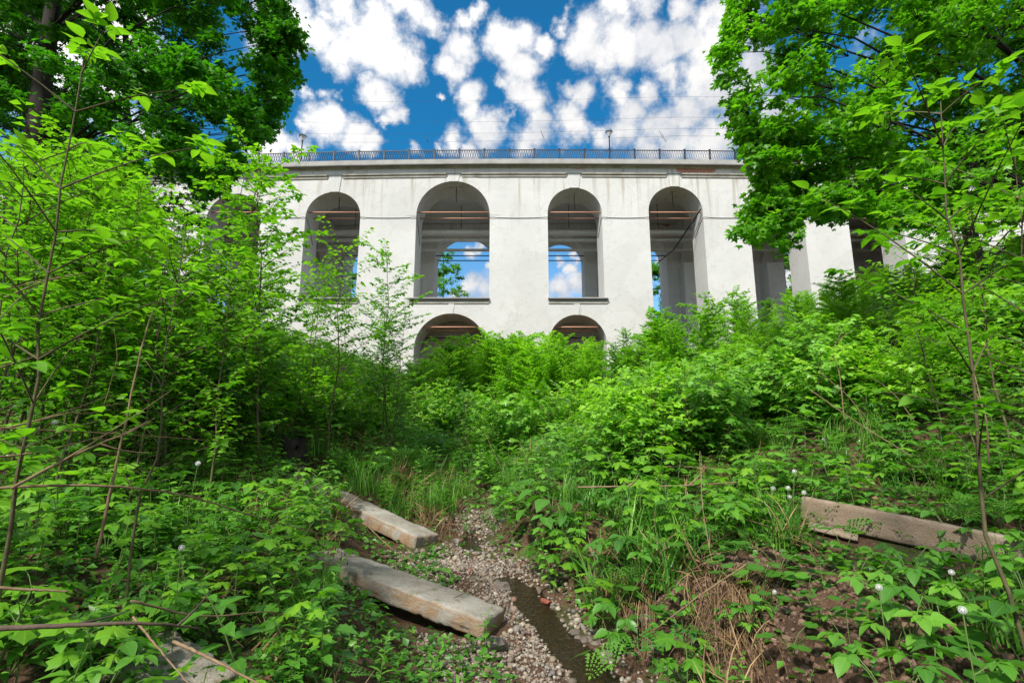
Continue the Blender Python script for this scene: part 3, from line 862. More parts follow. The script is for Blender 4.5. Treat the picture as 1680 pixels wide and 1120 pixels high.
# herb prototypes: (stem geo, leaf geo)
def herb(kind, seed, lod=0):
    global rng
    keep = rng; rng = np.random.default_rng(seed)
    st, lv = [], Leaves()
    tn0 = .45
    if kind == 'goutweed':
        for k in range(rng.integers(5, 8)):
            a = k * 2.4 + rng.uniform(-.4, .4); hh = rng.uniform(.14, .34); rr = rng.uniform(.06, .22)
            p1 = np.array([math.cos(a) * rr, math.sin(a) * rr, hh])
            c = bez((0, 0, 0), (p1[0] * .3, p1[1] * .3, hh * .8), p1, 4)
            st.append(tube(c, .003, 3, False))
            d = np.array([math.cos(a), math.sin(a), -.15]); sd = np.cross(d, [0, 0, 1])
            tpl = L_LO if lod else L_OV
            s = rng.uniform(.085, .13); tn = tn0 + rng.normal(0, .15)
            for dd in (d, sd + d * .25, -sd + d * .25):
                q = p1 + dd * .03
                lv.add(tpl, q, dd + rv(.1) + (0, 0, -.15), s, tn + rng.normal(0, .05), (0, 0, 1) + rv(.2))
                if lod == 0 and rng.random() < .6:
                    s2 = np.cross(dd, [0, 0, 1])
                    for sg in (-1, 1):
                        lv.add(tpl, p1 + dd * .012, dd * .5 + s2 * sg * .8 + (0, 0, -.1), s * .7, tn, (0, 0, 1) + rv(.2))
    elif kind == 'nettle':
        hh = rng.uniform(.35, .6)
        tip = np.array([rng.normal(0, .05), rng.normal(0, .05), hh])
        c = bez((0, 0, 0), (0, 0, hh * .6), tip, 6); st.append(tube(c, np.linspace(.005, .002, 6), 4, False))
        n = 7; ph = rng.uniform(0, 6)
        for i in range(n):
            f = .25 + .75 * i / (n - 1); p = np.array([np.interp(f, np.linspace(0, 1, 6), c[:, k]) for k in range(3)])
            ph += 1.57
            s = (.12 if i < n - 2 else .07) * (1 - .35 * abs(f - .55)) * rng.uniform(.85, 1.15)
            for sg in (0, math.pi):
                d = np.array([math.cos(ph + sg), math.sin(ph + sg), .25 - .5 * (1 - f)])
                lv.add(L_NET if lod == 0 else L_LOW, p + d * .015, d + rv(.08), s, tn0 - .1 + .35 * f ** 2 + rng.normal(0, .06), (0, 0, 1) + rv(.15))
    elif kind == 'willowherb':
        hh = rng.uniform(.3, .55)
        tip = np.array([rng.normal(0, .05), rng.normal(0, .05), hh])
        c = bez((0, 0, 0), (0, 0, hh * .6), tip, 6); st.append(tube(c, np.linspace(.004, .002, 6), 3, False))
        for i in range(26):
            f = .15 + .85 * i / 25; p = np.array([np.interp(f, np.linspace(0, 1, 6), c[:, k]) for k in range(3)])
            a = i * 2.4; d = np.array([math.cos(a), math.sin(a), .35 + .5 * f])
            lv.add(L_LAN if lod == 0 else leaf_lan_lo, p, d, .12 * (1.15 - .5 * f) * rng.uniform(.8, 1.2), tn0 + .2 * f + rng.normal(0, .07), (0, 0, 1) + rv(.15))
    elif kind == 'parsley':
        for k in range(rng.integers(5, 8)):
            a = k * 2.4 + rng.uniform(-.4, .4); hh = rng.uniform(.12, .32); rr = rng.uniform(.04, .14)
            p1 = np.array([math.cos(a) * rr, math.sin(a) * rr, hh])
            st.append(tube(bez((0, 0, 0), (p1[0] * .3, p1[1] * .3, hh * .8), p1, 4), .0025, 3, False))
            lv.add(L_FERN, p1, np.array([math.cos(a), math.sin(a), -.1]) + rv(.1), rng.uniform(.2, .3), tn0 + rng.normal(0, .12), (0, 0, 1) + rv(.2))
    elif kind == 'seedling':     # maple seedling
        hh = rng.uniform(.3, .55)
        c = bez((0, 0, 0), (rng.normal(0, .03), 0, hh * .6), (rng.normal(0, .06), rng.normal(0, .06), hh), 5)
        st.append(tube(c, .004, 4, False)); ph = rng.uniform(0, 6)
        for f in (.45, .62, .8, .98):
            p = np.array([np.interp(f, np.linspace(0, 1, 5), c[:, k]) for k in range(3)]); ph += 1.57
            for sg in (0, math.pi):
                a = ph + sg + rng.normal(0, .2); pl = rng.uniform(.06, .13)
                d = np.array([math.cos(a), math.sin(a), .5]); q = p + d * pl
                st.append(tube([p, p + d * pl * .5 + (0, 0, .01), q], .0018, 3, False))
                lv.add((L_MAP if rng.random() < .5 else L_MAP2) if lod == 0 else L_MAPLO, q, (math.cos(a), math.sin(a), -.3 + rng.normal(0, .12)), rng.uniform(.085, .15), tn0 + .08 + .25 * f + rng.normal(0, .1), (0, 0, 1) + rv(.15))
    elif kind == 'coltsfoot':
        for k in range(rng.integers(4, 7)):
            a = k * 2.4 + rng.uniform(-.5, .5); hh = rng.uniform(.08, .2); rr = rng.uniform(.05, .18)
            p1 = np.array([math.cos(a) * rr, math.sin(a) * rr, hh])
            st.append(tube(bez((0, 0, 0), (p1[0] * .3, p1[1] * .3, hh * .8), p1, 4), .003, 3, False))
            lv.add(L_RND, p1, (math.cos(a), math.sin(a), -.05), rng.uniform(.09, .15), tn0 + rng.normal(0, .1), (math.cos(a) * -.2, math.sin(a) * -.2, 1) + rv(.2))
    elif kind == 'burdock':
        for k in range(9):
            a = k * 2.4; hh = rng.uniform(.15, .5); rr = rng.uniform(.1, .32)
            p1 = np.array([math.cos(a) * rr, math.sin(a) * rr, hh])
            st.append(tube(bez((0, 0, 0), (p1[0] * .3, p1[1] * .3, hh * .8), p1, 4), .006, 4, False))
            lv.add(L_OVW, p1, (math.cos(a), math.sin(a), -.25), rng.uniform(.2, .34), tn0 - .05 + rng.normal(0, .1), (0, 0, 1) + rv(.2))
    g = lv.geo(); g.T = np.clip(g.T, 0, 1)
    rng = keep
    return merge(st), g
leaf_lan_lo = leaf_lo(.12, .2, .25)

def blade(n=4, w=.018, bend=.5):
    V = []; U = []
    for i in range(n + 1):
        v = i / n; ww = w * (1 - v) ** .6 + .001
        y = bend * v * v; z = v - .35 * bend * v ** 3
        V += [(-ww, y, z), (ww, y, z)]; U += [(-1, v), (1, v)]
    return geo_faces(V, [(2 * i, 2 * i + 1, 2 * i + 3, 2 * i + 2) for i in range(n)], U=U)
def tuft(seed, n=44, h=.40, spread=.13, w=.006, bend=(.2, .9), droop=0):
    r_ = np.random.default_rng(seed); gs = []
    for k in range(n):
        a = r_.uniform(0, 6.28); s = h * r_.uniform(.5, 1.15)
        g = blade(4, w / s, r_.uniform(*bend))
        c_, s_ = math.cos(a), math.sin(a)
        Mx = np.eye(4); Mx[:3, :3] = np.array([[c_, -s_, 0], [s_, c_, 0], [0, 0, 1]]) * s
        rr = spread * math.sqrt(r_.random()); b = r_.uniform(0, 6.28)
        Mx[:3, 3] = (rr * math.cos(b), rr * math.sin(b), 0)
        gg = xform(g, Mx); gg.T = np.full(len(gg.V), np.clip(r_.normal(.5, .2), 0, 1)); gs.append(gg)
    return merge(gs)
SKY_TINT = (.075, .50, .65)
SKY_LOW = (.50, .70, .76)
CLOUD = 3.45
SUN_E, SUN_A = 2.5, 5.0
EXPO = 1.43

# ------------------------------------------------------------------ placing helpers
def on_ground(px, py, y0=1.6, y1=80):
    d = ray(px, py); ys = np.geomspace(y0, y1, 500)
    P = d[None] * (ys / d[1])[:, None]
    hit = np.nonzero(P[:, 2] < hgt(P[:, 0], P[:, 1]))[0]
    return P[hit[0]] if len(hit) else P[-1]

def in_view(x, y, z, m=120):
    px, py = proj((x, y, z))
    return -m < px < 1680 + m and -m < py < 1120 + 260

def near_slab(x, y, pad=.06):
    x = np.asarray(x); y = np.asarray(y); r = np.zeros(x.shape, bool)
    for (ax, ay, bx, by, hw, *_) in SLAB_BEDS:
        ex, ey = bx - ax, by - ay; L2 = ex * ex + ey * ey
        t = ((x - ax) * ex + (y - ay) * ey) / L2
        dd = np.abs((x - ax) * -ey + (y - ay) * ex) / math.sqrt(L2)
        r |= (dd < hw + pad) & (t > .12) & (t < 1.05)
    return r

# ------------------------------------------------------------------ thicket saplings
thick = [make_sapling('leafy_sapling', 'x', 'sapling', 'x', 3.0, 100 + i, M[('leaf_young', 'leaf_young', 'leaf_near')[i % 3]], leaf=.066 + .010 * (i % 3), tpl=(L_LOW, L_MAPLO, L_LOW, L_LO, L_LOW, L_LOW, L_MAPLO, L_LO, L_LOW)[i],
                      kind=('compound', 'simple')[i % 2], density=2.1, side_len=(.19, .25, .30)[i % 3], base_clear=.08, lean=.2) for i in range(9)]
tall = [make_sapling('leafy_sapling', 'x', 'sapling', 'x', 4.0, 200 + i, M['leaf_near'], leaf=.072, tpl=L_LOW if i % 2 else L_OVW,
                     kind=('compound', 'simple')[i % 2], density=1.0, side_len=.24, base_clear=.2, lean=.08, stem_r=.010) for i in range(6)]
near = [make_sapling('leafy_sapling', 'x', 'sapling', 'x', 2.6, 300 + i, M['leaf_near'], leaf=.070, tpl=L_OV,
                     kind='compound', density=.55, side_len=.26, base_clear=.25, lean=.06, stem_r=.0075) for i in range(4)]
used_proto = set()
n_sap = [0]
def put_sapling(proto, px, pytop, Y, label, group, hmin=1.0, hmax=6.0, rz=None):
    p = un(px, pytop, Y)
    g = h1(p[0], p[1]); h = p[2] - g
    if not hmin < h < hmax: return False
    rz = rng.uniform(0, 6.28) if rz is None else rz
    sc = h / proto['h']
    if id(proto) in used_proto or proto.name in used_proto:
        o = copy_thing(proto, (p[0], p[1], g - .03), rz, sc, label, group)
    else:
        used_proto.add(proto.name); o = proto
        o.location = (p[0], p[1], g - .03); o.rotation_euler = (0, 0, rz); o.scale = (sc,) * 3
        o['label'] = label; o['group'] = group
    n_sap[0] += 1
    return True

TC = ([680, 720, 760, 800, 850, 900, 950, 1000, 1040], [600, 580, 572, 566, 556, 566, 576, 585, 560])
TR = ([1000, 1040, 1080, 1150, 1230, 1300, 1390, 1480, 1560, 1720], [572, 545, 518, 500, 492, 488, 455, 430, 400, 380])
TL = ([-60, 60, 150, 240, 300, 360, 420, 450, 480, 510, 560, 600, 650, 700], [225, 250, 270, 315, 375, 425, 440, 440, 440, 450, 460, 490, 490, 570])
k = 0
while k < 108:
    px = rng.uniform(675, 1040); Y = rng.uniform(15.5, 30)
    py = np.interp(px, *TC) + rng.normal(0, 9) + rng.exponential(20) - 6
    if put_sapling(thick[rng.integers(9)], px, py, Y, 'bright green sapling in the dense thicket below the two lower arches', 'saplings below the lower arches', 1.2, 5): k += 1
k = 0
while k < 108:
    px = rng.uniform(1010, 1720); Y = rng.uniform(11.5, 30)
    py = np.interp(px, *TR) + rng.normal(0, 7) + rng.exponential(24) - 2
    if put_sapling(thick[rng.integers(9)], px, py, Y, 'bright green sapling in the thicket on the right slope below the white piers', 'saplings on the right slope', 1.0, 4.4): k += 1
k = 0
while k < 60:
    px = rng.uniform(-80, 690); Y = rng.uniform(5.0, 13.5)
    py = np.interp(px, *TL) + rng.exponential(40) - 10
    if px > 430 and Y < 9.8: continue
    if put_sapling(tall[rng.integers(6)], px, py, Y, 'slender sapling in the thicket on the left bank', 'saplings on the left bank', 1.6, 6.0): k += 1
# many-stemmed bushes running down both slopes
def make_bush(seed, leaf, tpl, mat, kind):
    r_ = np.random.default_rng(seed); ss, ll = [], []
    for i in range(7):
        s, l = sapling_geo(r_.uniform(.75, 1.25), seed * 10 + i, leaf=leaf, tpl=tpl, kind=kind, density=1.5, side_len=.34, base_clear=.12, lean=.1, stem_r=.008)
        a = i * 2.4; t = r_.uniform(.1, .55); off = r_.uniform(.02, .2)
        Mx = np.array((Matrix.Translation((off * math.cos(a), off * math.sin(a), 0)) @ Matrix.Rotation(t, 4, Vector((-math.sin(a), math.cos(a), 0)))))
        ss.append(xform(s, Mx)); ll.append(xform(l, Mx))
    e = empty('leafy_bush', (0, 0, -50), 'x', 'bush', 'x')
    to_obj('stem', merge(ss), M['stem_brown'], e); to_obj('foliage', merge(ll), M[mat], e); e['h'] = 1.1
    return e
bushes = [make_bush(500 + i, (.056, .058, .052, .056, .060)[i], (L_OVW, L_MAPLO, L_LOW, L_OVW, L_MAPLO)[i], ('leaf_near', 'leaf_young', 'leaf_young', 'leaf_young', 'leaf_herb')[i], ('simple', 'simple', 'compound', 'compound', 'simple')[i]) for i in range(5)]
def put_bush(px, py, Y, label, group, hmin, hmax):
    return put_sapling(bushes[rng.integers(5)], px, py, Y, label, group, hmin, hmax)
BR = ([960, 1010, 1080, 1180, 1300, 1450, 1560, 1720], [700, 630, 590, 560, 540, 505, 480, 450])
k = t = 0
while k < 112 and t < 9000:
    t += 1
    px = rng.uniform(970, 1720); Y = rng.uniform(6.8, 15)
    py = np.interp(px, *BR) + rng.exponential(45)
    if put_bush(px, py, Y, 'broad leafy bush on the right slope between the bridge thicket and the timber beam', 'bushes on the right slope', .5, 1.3): k += 1
BLF = ([-60, 200, 400, 520, 620, 700], [470, 500, 540, 590, 640, 690])
k = t = 0
while k < 34 and t < 6000:
    t += 1
    px = rng.uniform(-60, 690); Y = rng.uniform(7.5, 13)
    if px > 420 and Y < 10.5: continue
    py = np.interp(px, *BLF) + rng.exponential(45)
    if put_bush(px, py, Y, 'leafy bush in the shade under the saplings of the left bank', 'bushes on the left bank', .5, 1.7): k += 1
k = t = 0
while k < 26 and t < 6000:
    t += 1
    px = rng.uniform(660, 1010); Y = rng.uniform(12.5, 17)
    py = rng.uniform(625, 720)
    if put_bush(px, py, Y, 'leafy bush at the head of the gully in front of the thicket', 'bushes at the head of the gully', .5, 1.7): k += 1
print('bushes', k)
# single saplings one can tell apart
put_sapling(near[0], 150, 120, 2.5, 'tallest near sapling at the left, its tip before the big dark tree', 'nearest saplings', 1, 6, 1.0)
put_sapling(near[1], 290, 350, 3.2, 'large-leaved sapling standing left of the leftmost visible arch', 'nearest saplings', 1, 6, 4.0)
put_sapling(near[2], 1530, 150, 2.5, 'tall large-leaved sapling in front of the right tree', 'nearest saplings', 1, 6, 2.0)
put_sapling(near[3], 1650, 235, 2.9, 'large-leaved sapling at the right edge beneath the dark crown', 'nearest saplings', 1, 6, 5.0)
put_sapling(near[1], 40, 250, 2.7, 'large-leaved sapling at the left edge beside the biggest near sapling', 'nearest saplings', 1, 6, 2.2)
put_sapling(tall[0], 462, 285, 7.5, 'thin sapling reaching up in front of the leftmost arches', 'saplings before the left arches', 1, 7, 0)
put_sapling(tall[2], 432, 290, 8.2, 'thin forked sapling over the leftmost arch opening', 'saplings before the left arches', 1, 7, 3)
put_sapling(tall[3], 560, 400, 9.0, 'thin sapling standing before the sill of the left arch', 'saplings before the left arches', 1, 7, 3)
put_sapling(tall[4], 648, 425, 10.0, 'dark sparse sapling against the white pier left of the wide arch', 'saplings before the left arches', 1, 7, 1)
put_sapling(tall[5], 1500, 400, 6.5, 'sapling in front of the right piers beneath the tree crown', 'saplings on the right slope edge', 1, 7, 1)
put_sapling(tall[1], 1590, 330, 5.5, 'sapling in front of the striped abutment at the right', 'saplings on the right slope edge', 1, 7, 1)

# ------------------------------------------------------------------ trees
def tree(name, label, base, trunk_pts, trunk_r, clumps, leaf, n_leaf, leafmat, tpl=L_MAPLO, seed=1, cat='tree', group=None, limb_every=4):
    global rng
    keep = rng; rng = np.random.default_rng(seed)
    e = empty(name, base, label, cat, group)
    b = np.array(base)
    TP = smooth_line(np.array(trunk_pts, float), 16)
    wood = [tube(TP - b, np.linspace(trunk_r, trunk_r * .3, 16) * (1 + .5 * np.exp(-np.linspace(0, 9, 16))), 9)]
    limbs = []
    P, D, S, T, UPV = [], [], [], [], []
    for ci, (c, r) in enumerate(clumps):
        c = np.asarray(c, float)
        # limb from trunk to clump
        hz = c[2] - .55 * math.hypot(c[0] - TP[-1][0], c[1] - TP[-1][1])
        j = int(np.clip(np.searchsorted(TP[:, 2], hz), 3, 15))
        if ci % limb_every == 0:
            q = bez(TP[j], TP[j] * .5 + c * .5 + (0, 0, .6 * r + rng.uniform(.1, .22) * np.linalg.norm(c - TP[j])), c, 9) + np.cumsum(rng.normal(0, .07, (9, 3)), 0) * np.sin(np.linspace(0, 3.14, 9))[:, None]
            ln = np.linalg.norm(c - TP[j])
            limbs.append(tube(q - b, np.linspace(.010 + .0045 * ln, .005, 9), 5, False))
        m = int(n_leaf * r * r * rng.uniform(.75, 1.2))
        # twigs
        nt_ = max(5, int(7 * r))
        out = norm(c - TP[j]); 
        for t in range(nt_):
            d = norm(out * .5 + norm(rng.normal(0, 1, 3)) * np.array([1, 1, .55]) )
            L = r * rng.uniform(.7, 1.08)
            tip = c + d * L * np.array([1, 1, .8]) + (0, 0, -.12 * r)
            s0 = c - out * r * .35
            bz = bez(s0, c * .4 + tip * .6 + (0, 0, .12 * r), tip, 5)
            limbs.append(tube(bz - b, np.linspace(.010, .003, 5), 3, False))
            k = max(4, m // nt_)
            f = rng.uniform(.25, 1.05, k) ** .8
            pp = np.stack([np.interp(f, np.linspace(0, 1, 5), bz[:, a]) for a in range(3)], -1) + rng.normal(0, .11 * r + .03, (k, 3)) * np.array([1, 1, .6])
            dd = d[None] * .7 + rng.normal(0, .6, (k, 3)); dd[:, 2] = dd[:, 2] * .5 - .45
            P.append(pp); D.append(dd); S.append(leaf * rng.uniform(.65, 1.2, k))
            T.append(np.clip(rng.normal(.5, .13) + rng.normal(0, .12, k), 0, 1)); UPV.append(np.array([0, 0, 1.]) + rng.normal(0, .4, (k, 3)))
    g = inst(tpl, frames(np.concatenate(P) - b, np.concatenate(D), np.concatenate(UPV), np.concatenate(S)), np.concatenate(T))
    to_obj('trunk', merge(wood + limbs), M['bark'], e)
    to_obj('crown', g, leafmat, e)
    rng = keep
    return e

# left big tree: clump places follow its crown
def region_clumps(n, pxr, pyr, Yr, ok, r, seed, edge=None):
    r_ = np.random.default_rng(seed); out = []; tries = 0
    while len(out) < n and tries < 60000:
        tries += 1
        px, py, Y = r_.uniform(*pxr), r_.uniform(*pyr), r_.uniform(*Yr)
        rad = r_.uniform(*r); rp = rad * 850 / math.hypot(Y, un(px, py, Y)[2]) * .95
        if ok(px, py, rp):
            out.append((un(px, py, Y), rad))
    return out
LX = ([-400, -100, 0, 50, 80, 110, 150, 190, 230, 270, 300, 335], [440, 460, 468, 500, 480, 488, 480, 462, 440, 405, 385, 330])
def ok_left(px, py, rp):
    if py + rp * .7 > 335: return False
    if py > 225 and px < 180: return False
    return px + rp < np.interp(py, *LX)
def ok_left_edge(px, py, rp):
    e = np.interp(py, *LX)
    return ok_left(px, py, rp) and px + rp > e - 22
cl = region_clumps(170, (-260, 470), (-420, 320), (9.5, 15), ok_left, (.7, 1.15), 5) + region_clumps(90, (250, 500), (-250, 330), (10.5, 13), ok_left_edge, (.32, .6), 6)
bx = un(75, 100, 11.5)
tb = (bx[0] - .4, 11.6, h1(bx[0] - .4, 11.6) - .1)
tree('maple_tree', 'big dark tree filling the upper left corner, crown hanging beside the bridge', tb,
     [tb, un(45, 300, 11.5), un(72, 120, 11.5), un(95, -60, 11.6), un(110, -300, 11.8)], .30, cl, .115, 820, M['leaf_dark'], seed=11)
# second left tree: stems behind the big one
cl = region_clumps(80, (-200, 370), (-160, 420), (15, 20), lambda px, py, rp: py + rp * .5 < 420 and px + rp < 378, (.9, 1.4), 8)
bx = un(225, 200, 17); tb = (bx[0], 17, h1(bx[0], 17) - .1)
tree('maple_tree', 'slimmer dark tree standing behind the big tree at the upper left', tb,
     [tb, un(222, 300, 17), un(205, 140, 17), un(215, -150, 17)], .20, cl, .15, 420, M['leaf_dark'], seed=12)
# right tree
RX = ([-400, -100, 0, 60, 100, 125, 150, 190, 240, 290, 335, 360, 385, 400, 425], [1260, 1230, 1192, 1188, 1155, 1160, 1195, 1190, 1215, 1235, 1222, 1200, 1183, 1215, 1262])
RB = ([1150, 1190, 1240, 1290, 1310, 1400, 1460, 1700], [385, 396, 404, 420, 352, 372, 380, 410])
def ok_right(px, py, rp):
    if py + rp * .75 > np.interp(px, *RB): return False
    return px - rp > np.interp(py, *RX)
def ok_right_edge(px, py, rp):
    return ok_right(px, py, rp) and (px - rp < np.interp(py, *RX) + 22 or py + rp > np.interp(px, *RB) - 18)
cl = region_clumps(190, (1195, 1800), (-420, 400), (8, 12.5), ok_right, (.55, .95), 15) + region_clumps(150, (1160, 1560), (-200, 430), (8.0, 9.6), ok_right_edge, (.22, .46), 16)
cl += region_clumps(60, (1225, 1480), (180, 420), (8.2, 10.5), ok_right, (.25, .5), 17)
tb = (11.2, 9.6, h1(11.2, 9.6) - .1)
tree('maple_tree', 'maple tree at the upper right spreading its bright lower branches before the bridge', tb,
     [tb, (11.1, 9.6, 5), (10.9, 9.5, 9), (10.6, 9.4, 14)], .32, cl, .112, 600, M['leaf_maple'], seed=13, limb_every=9)
cl = region_clumps(60, (1400, 2000), (-300, 370), (13, 17), lambda px, py, rp: py + rp * .6 < 400 - max(0, 1640 - px) * .5 and px - rp > 1370, (.9, 1.4), 18)
tb = (14.6, 15.5, h1(14.6, 15.5) - .1)
tree('maple_tree', 'darker tree behind the right maple at the upper right corner', tb,
     [tb, (14.5, 15.5, 7), (14.3, 15.4, 14)], .28, cl, .15, 480, M['leaf_dark'], seed=14)

# trees beyond the bridge
def far_tree(label, px, pytop, Y, wid, name='leafy_tree', seed=3, leafmat='leaf_maple', group='trees beyond the bridge', leaf=.2, dens=1.0):
    top = un(px, pytop, Y); g = h1(top[0], top[1]); H = top[2] - g
    r_ = np.random.default_rng(seed); cl = []
    for i in range(int(80 * dens)):
        f = 1 - .75 * r_.random() ** 1.4; a = r_.uniform(0, 6.28); rr = wid * .5 * math.sin(math.pi * min(1, (1 - f) * .85 + .12)) * math.sqrt(r_.random())
        cl.append(((top[0] + rr * math.cos(a), top[1] + rr * math.sin(a), g + H * f - .5), r_.uniform(.5, .9) * max(.8, wid / 6)))
    b = (top[0], top[1], g - .1)
    return tree(name, label, b, [b, (top[0] + .1, top[1], g + H * .5), (top[0], top[1], g + H * .95)], .16, cl, leaf, 330, M[leafmat], tpl=L_LOW, seed=seed, group=group)
far_tree('small light green tree seen through the wide central arch', 728, 412, 58, 6.5, seed=31)
far_tree('green tree behind the bridge seen beside the pier right of the middle arches', 1082, 425, 58, 7, seed=32)
far_tree('green tree behind the bridge seen between the right piers', 1296, 385, 60, 9, seed=33)
far_tree('dark green tree behind the bridge seen through the left arch', 535, 395, 60, 8, seed=34, leafmat='leaf_dark')
far_tree('dark tree behind the bridge seen through the rightmost opening', 1420, 320, 60, 10, seed=35, leafmat='leaf_dark')
far_tree('dark tree behind the bridge at the leftmost opening', 380, 330, 60, 10, seed=36, leafmat='leaf_dark')

# ------------------------------------------------------------------ herb layer
kinds = ['goutweed', 'nettle', 'willowherb', 'parsley', 'seedling', 'coltsfoot', 'burdock']
HB = {k: [herb(k, 40 + 7 * i + j) for j in range(3)] for i, k in enumerate(kinds)}
HBL = {k: [herb(k, 40 + 7 * i + j, 1) for j in range(3)] for i, k in enumerate(kinds)}

def clay(x, y):
    d = x - interp(y, XS)
    return (d > .6) & (d < 1.7) & (y < 4.3) & (y > 2.2)
def weights(x, y):
    d = x - float(interp(y, XS))
    if y > 12: return dict(goutweed=3, nettle=1.5, seedling=2, parsley=1.5)
    if d > 0:
        if y > 6: return dict(goutweed=2, seedling=1.8, parsley=3.2, nettle=1.2, coltsfoot=.4)
        return dict(goutweed=2.2, parsley=2.6, seedling=1.5, coltsfoot=.7, nettle=.8)
    if d > -1.7: return dict(willowherb=3.2, parsley=1.4, nettle=1, goutweed=1)
    return dict(goutweed=2.6, nettle=3, seedling=2.0, willowherb=1.0, parsley=.5)

# candidate spots, nearest rings denser
spots = []
for (ya, yb, dens) in ((1.7, 5, 26), (5, 8, 20), (8, 13, 12), (13, 20, 6), (20, 34, 2.6)):
    xa, xb = -1.15 * yb - 1, 1.15 * yb + 1
    n = int((yb - ya) * (xb - xa) * dens)
    X, Y = rng.uniform(xa, xb, n), rng.uniform(ya, yb, n)
    Z = hgt(X, Y); d = X - interp(Y, XS)
    keep = np.ones(n, bool)
    keep &= ~((d > -.56) & (d < .26) & (Y < 6.0))
    keep &= ~((d > -.42) & (d < .2) & (Y < 8.2) & (rng.random(n) > .06))
    keep &= ~near_slab(X, Y)
    keep &= ~(clay(X, Y) & (rng.random(n) > .62))
    keep &= ~((np.abs(X) < .9) & (Y < 2.6))
    patch = vnoise(X, Y, .9, 12) + .35
    keep &= (rng.random(n) < np.clip(.65 + patch * .9, .4, 1))
    # a camera stands at the origin: nothing closer than 1.5 m
    keep &= (X ** 2 + Y ** 2 > 5.0)
    for x, y, z in zip(X[keep], Y[keep], Z[keep]):
        if in_view(x, y, z): spots.append((x, y, z))
BEAM_PX = [(1315, 800), (1480, 835), (1590, 860), (1590, 920), (1450, 905), (1320, 860)]
def in_poly(poly, x, y):
    c = False; j = len(poly) - 1
    for i in range(len(poly)):
        (xi, yi), (xj, yj) = poly[i], poly[j]
        if (yi > y) != (yj > y) and x < (xj - xi) * (y - yi) / (yj - yi) + xi: c = not c
        j = i
    return c
OPEN_GROUND = [(BEAM_PX, 5.6), ([(575, 815), (715, 870), (690, 905), (575, 850)], 8.3), ([(560, 890), (640, 890), (850, 990), (1010, 1125), (860, 1125), (800, 1050), (570, 960)], 5.6), ([(610, 845), (720, 870), (850, 860), (860, 1000), (720, 930), (640, 900)], 7.0), ([(285, 1040), (340, 1020), (400, 1050), (370, 1090), (290, 1075)], 3.0)]
def hides(x, y, z):
    for hh, dx in ((.05, 0), (.15, .1), (.15, -.1), (.28, -.12), (.28, .12), (.4, 0), (.55, 0)):
        px, py = proj((x + dx, y, z + hh))
        for poly, ymax in OPEN_GROUND:
            if y < ymax and in_poly(poly, px, py): return True
    return False
spots = [s for s in spots if not (s[1] < 8.5 and hides(*s) and rng.random() > .03)]
spots.sort(key=lambda s: s[1])
stuff_h = {}
n_ind = {}
protoH = {}
IND_MAX = dict(goutweed=90, nettle=70, willowherb=70, parsley=70, seedling=80, coltsfoot=40)
CATN = dict(goutweed=('ground_elder', 'ground elder with three-part leaves'), nettle=('nettle', 'nettle with toothed paired leaves'), willowherb=('willowherb', 'narrow-leaved willowherb'),
            parsley=('cow_parsley', 'feathery cow parsley'), seedling=('maple_seedling', 'maple seedling with broad lobed leaves'), coltsfoot=('coltsfoot', 'round-leaved coltsfoot'), burdock=('burdock', 'burdock with large leaves'))
def put_herb(kind, x, y, z, sc, label=None, group=None, rz=None):
    nm, desc = CATN[kind]
    v = rng.integers(3)
    rz = rng.uniform(0, 6.28) if rz is None else rz
    if label is None:
        d = x - float(interp(y, XS))
        where = 'on the right bank above the stream' if d > 0 else ('beside the concrete slabs left of the stream' if d > -1.7 else 'in the undergrowth of the left bank')
        label = f'{desc} {where}'; group = group or f'{nm.replace("_", " ")} plants {where}'
    tilt = (rng.normal(0, .1), rng.normal(0, .1))
    key = (kind, v)
    if key not in protoH:
        e = empty(nm, (x, y, z - .01), label, nm.replace('_', ' '), group, rz)
        s, l = HB[kind][v]
        to_obj('stem', s, M['stem_green'], e); to_obj('foliage', l, M['leaf_near'] if kind == 'seedling' else M['leaf_herb'], e)
        e.scale = (sc,) * 3
        protoH[key] = e
        return e
    return copy_thing(protoH[key], (x, y, z - .01), rz, sc, label, group, tilt)
for (x, y, z) in spots:
    w = weights(x, y); ks = list(w); p = np.array([w[k] for k in ks]); kind = ks[rng.choice(len(ks), p=p / p.sum())]
    if clay(np.array([x]), np.array([y]))[0]: kind = 'coltsfoot' if rng.random() < .7 else 'goutweed'
    sc = rng.uniform(.6, 1.25) * (.85 if y < 4 else 1.0 if y < 9 else 1.25 if y < 16 else 1.7)
    if y < 7.5 and n_ind.get(kind, 0) < IND_MAX[kind]:
        n_ind[kind] = n_ind.get(kind, 0) + 1
        put_herb(kind, x, y, z, sc)
    else:
        stuff_h.setdefault((kind, int(rng.integers(3)), y > 6.5), []).append((x, y, z, sc))
gl, gs = [], []
for (kind, v, far), L in stuff_h.items():
    A = np.array(L); K = len(A)
    rz = rng.uniform(0, 6.28, K); tx = rng.normal(0, .12, (K, 2))
    D = np.stack([np.cos(rz), np.sin(rz), tx[:, 0]], -1); UPV = np.stack([tx[:, 0] * .5, tx[:, 1], np.ones(K)], -1)
    Ms = frames(A[:, :3] - (0, 0, .01), D, UPV, A[:, 3])
    s, l = (HBL if far else HB)[kind][v]
    gl.append(inst(l, Ms, rng.normal(0, .12, K), True))
    if len(s.V): gs.append(inst(s, Ms, np.zeros(K)))
g = merge(gl); g.T = np.clip(g.T, 0, 1)
uo = to_obj('undergrowth', g, M['leaf_herb'])
tag(uo, 'dense green undergrowth of mixed weeds covering both banks', 'undergrowth', kind='stuff')
to_obj('weed_stems', merge(gs), M['stem_green'], uo)
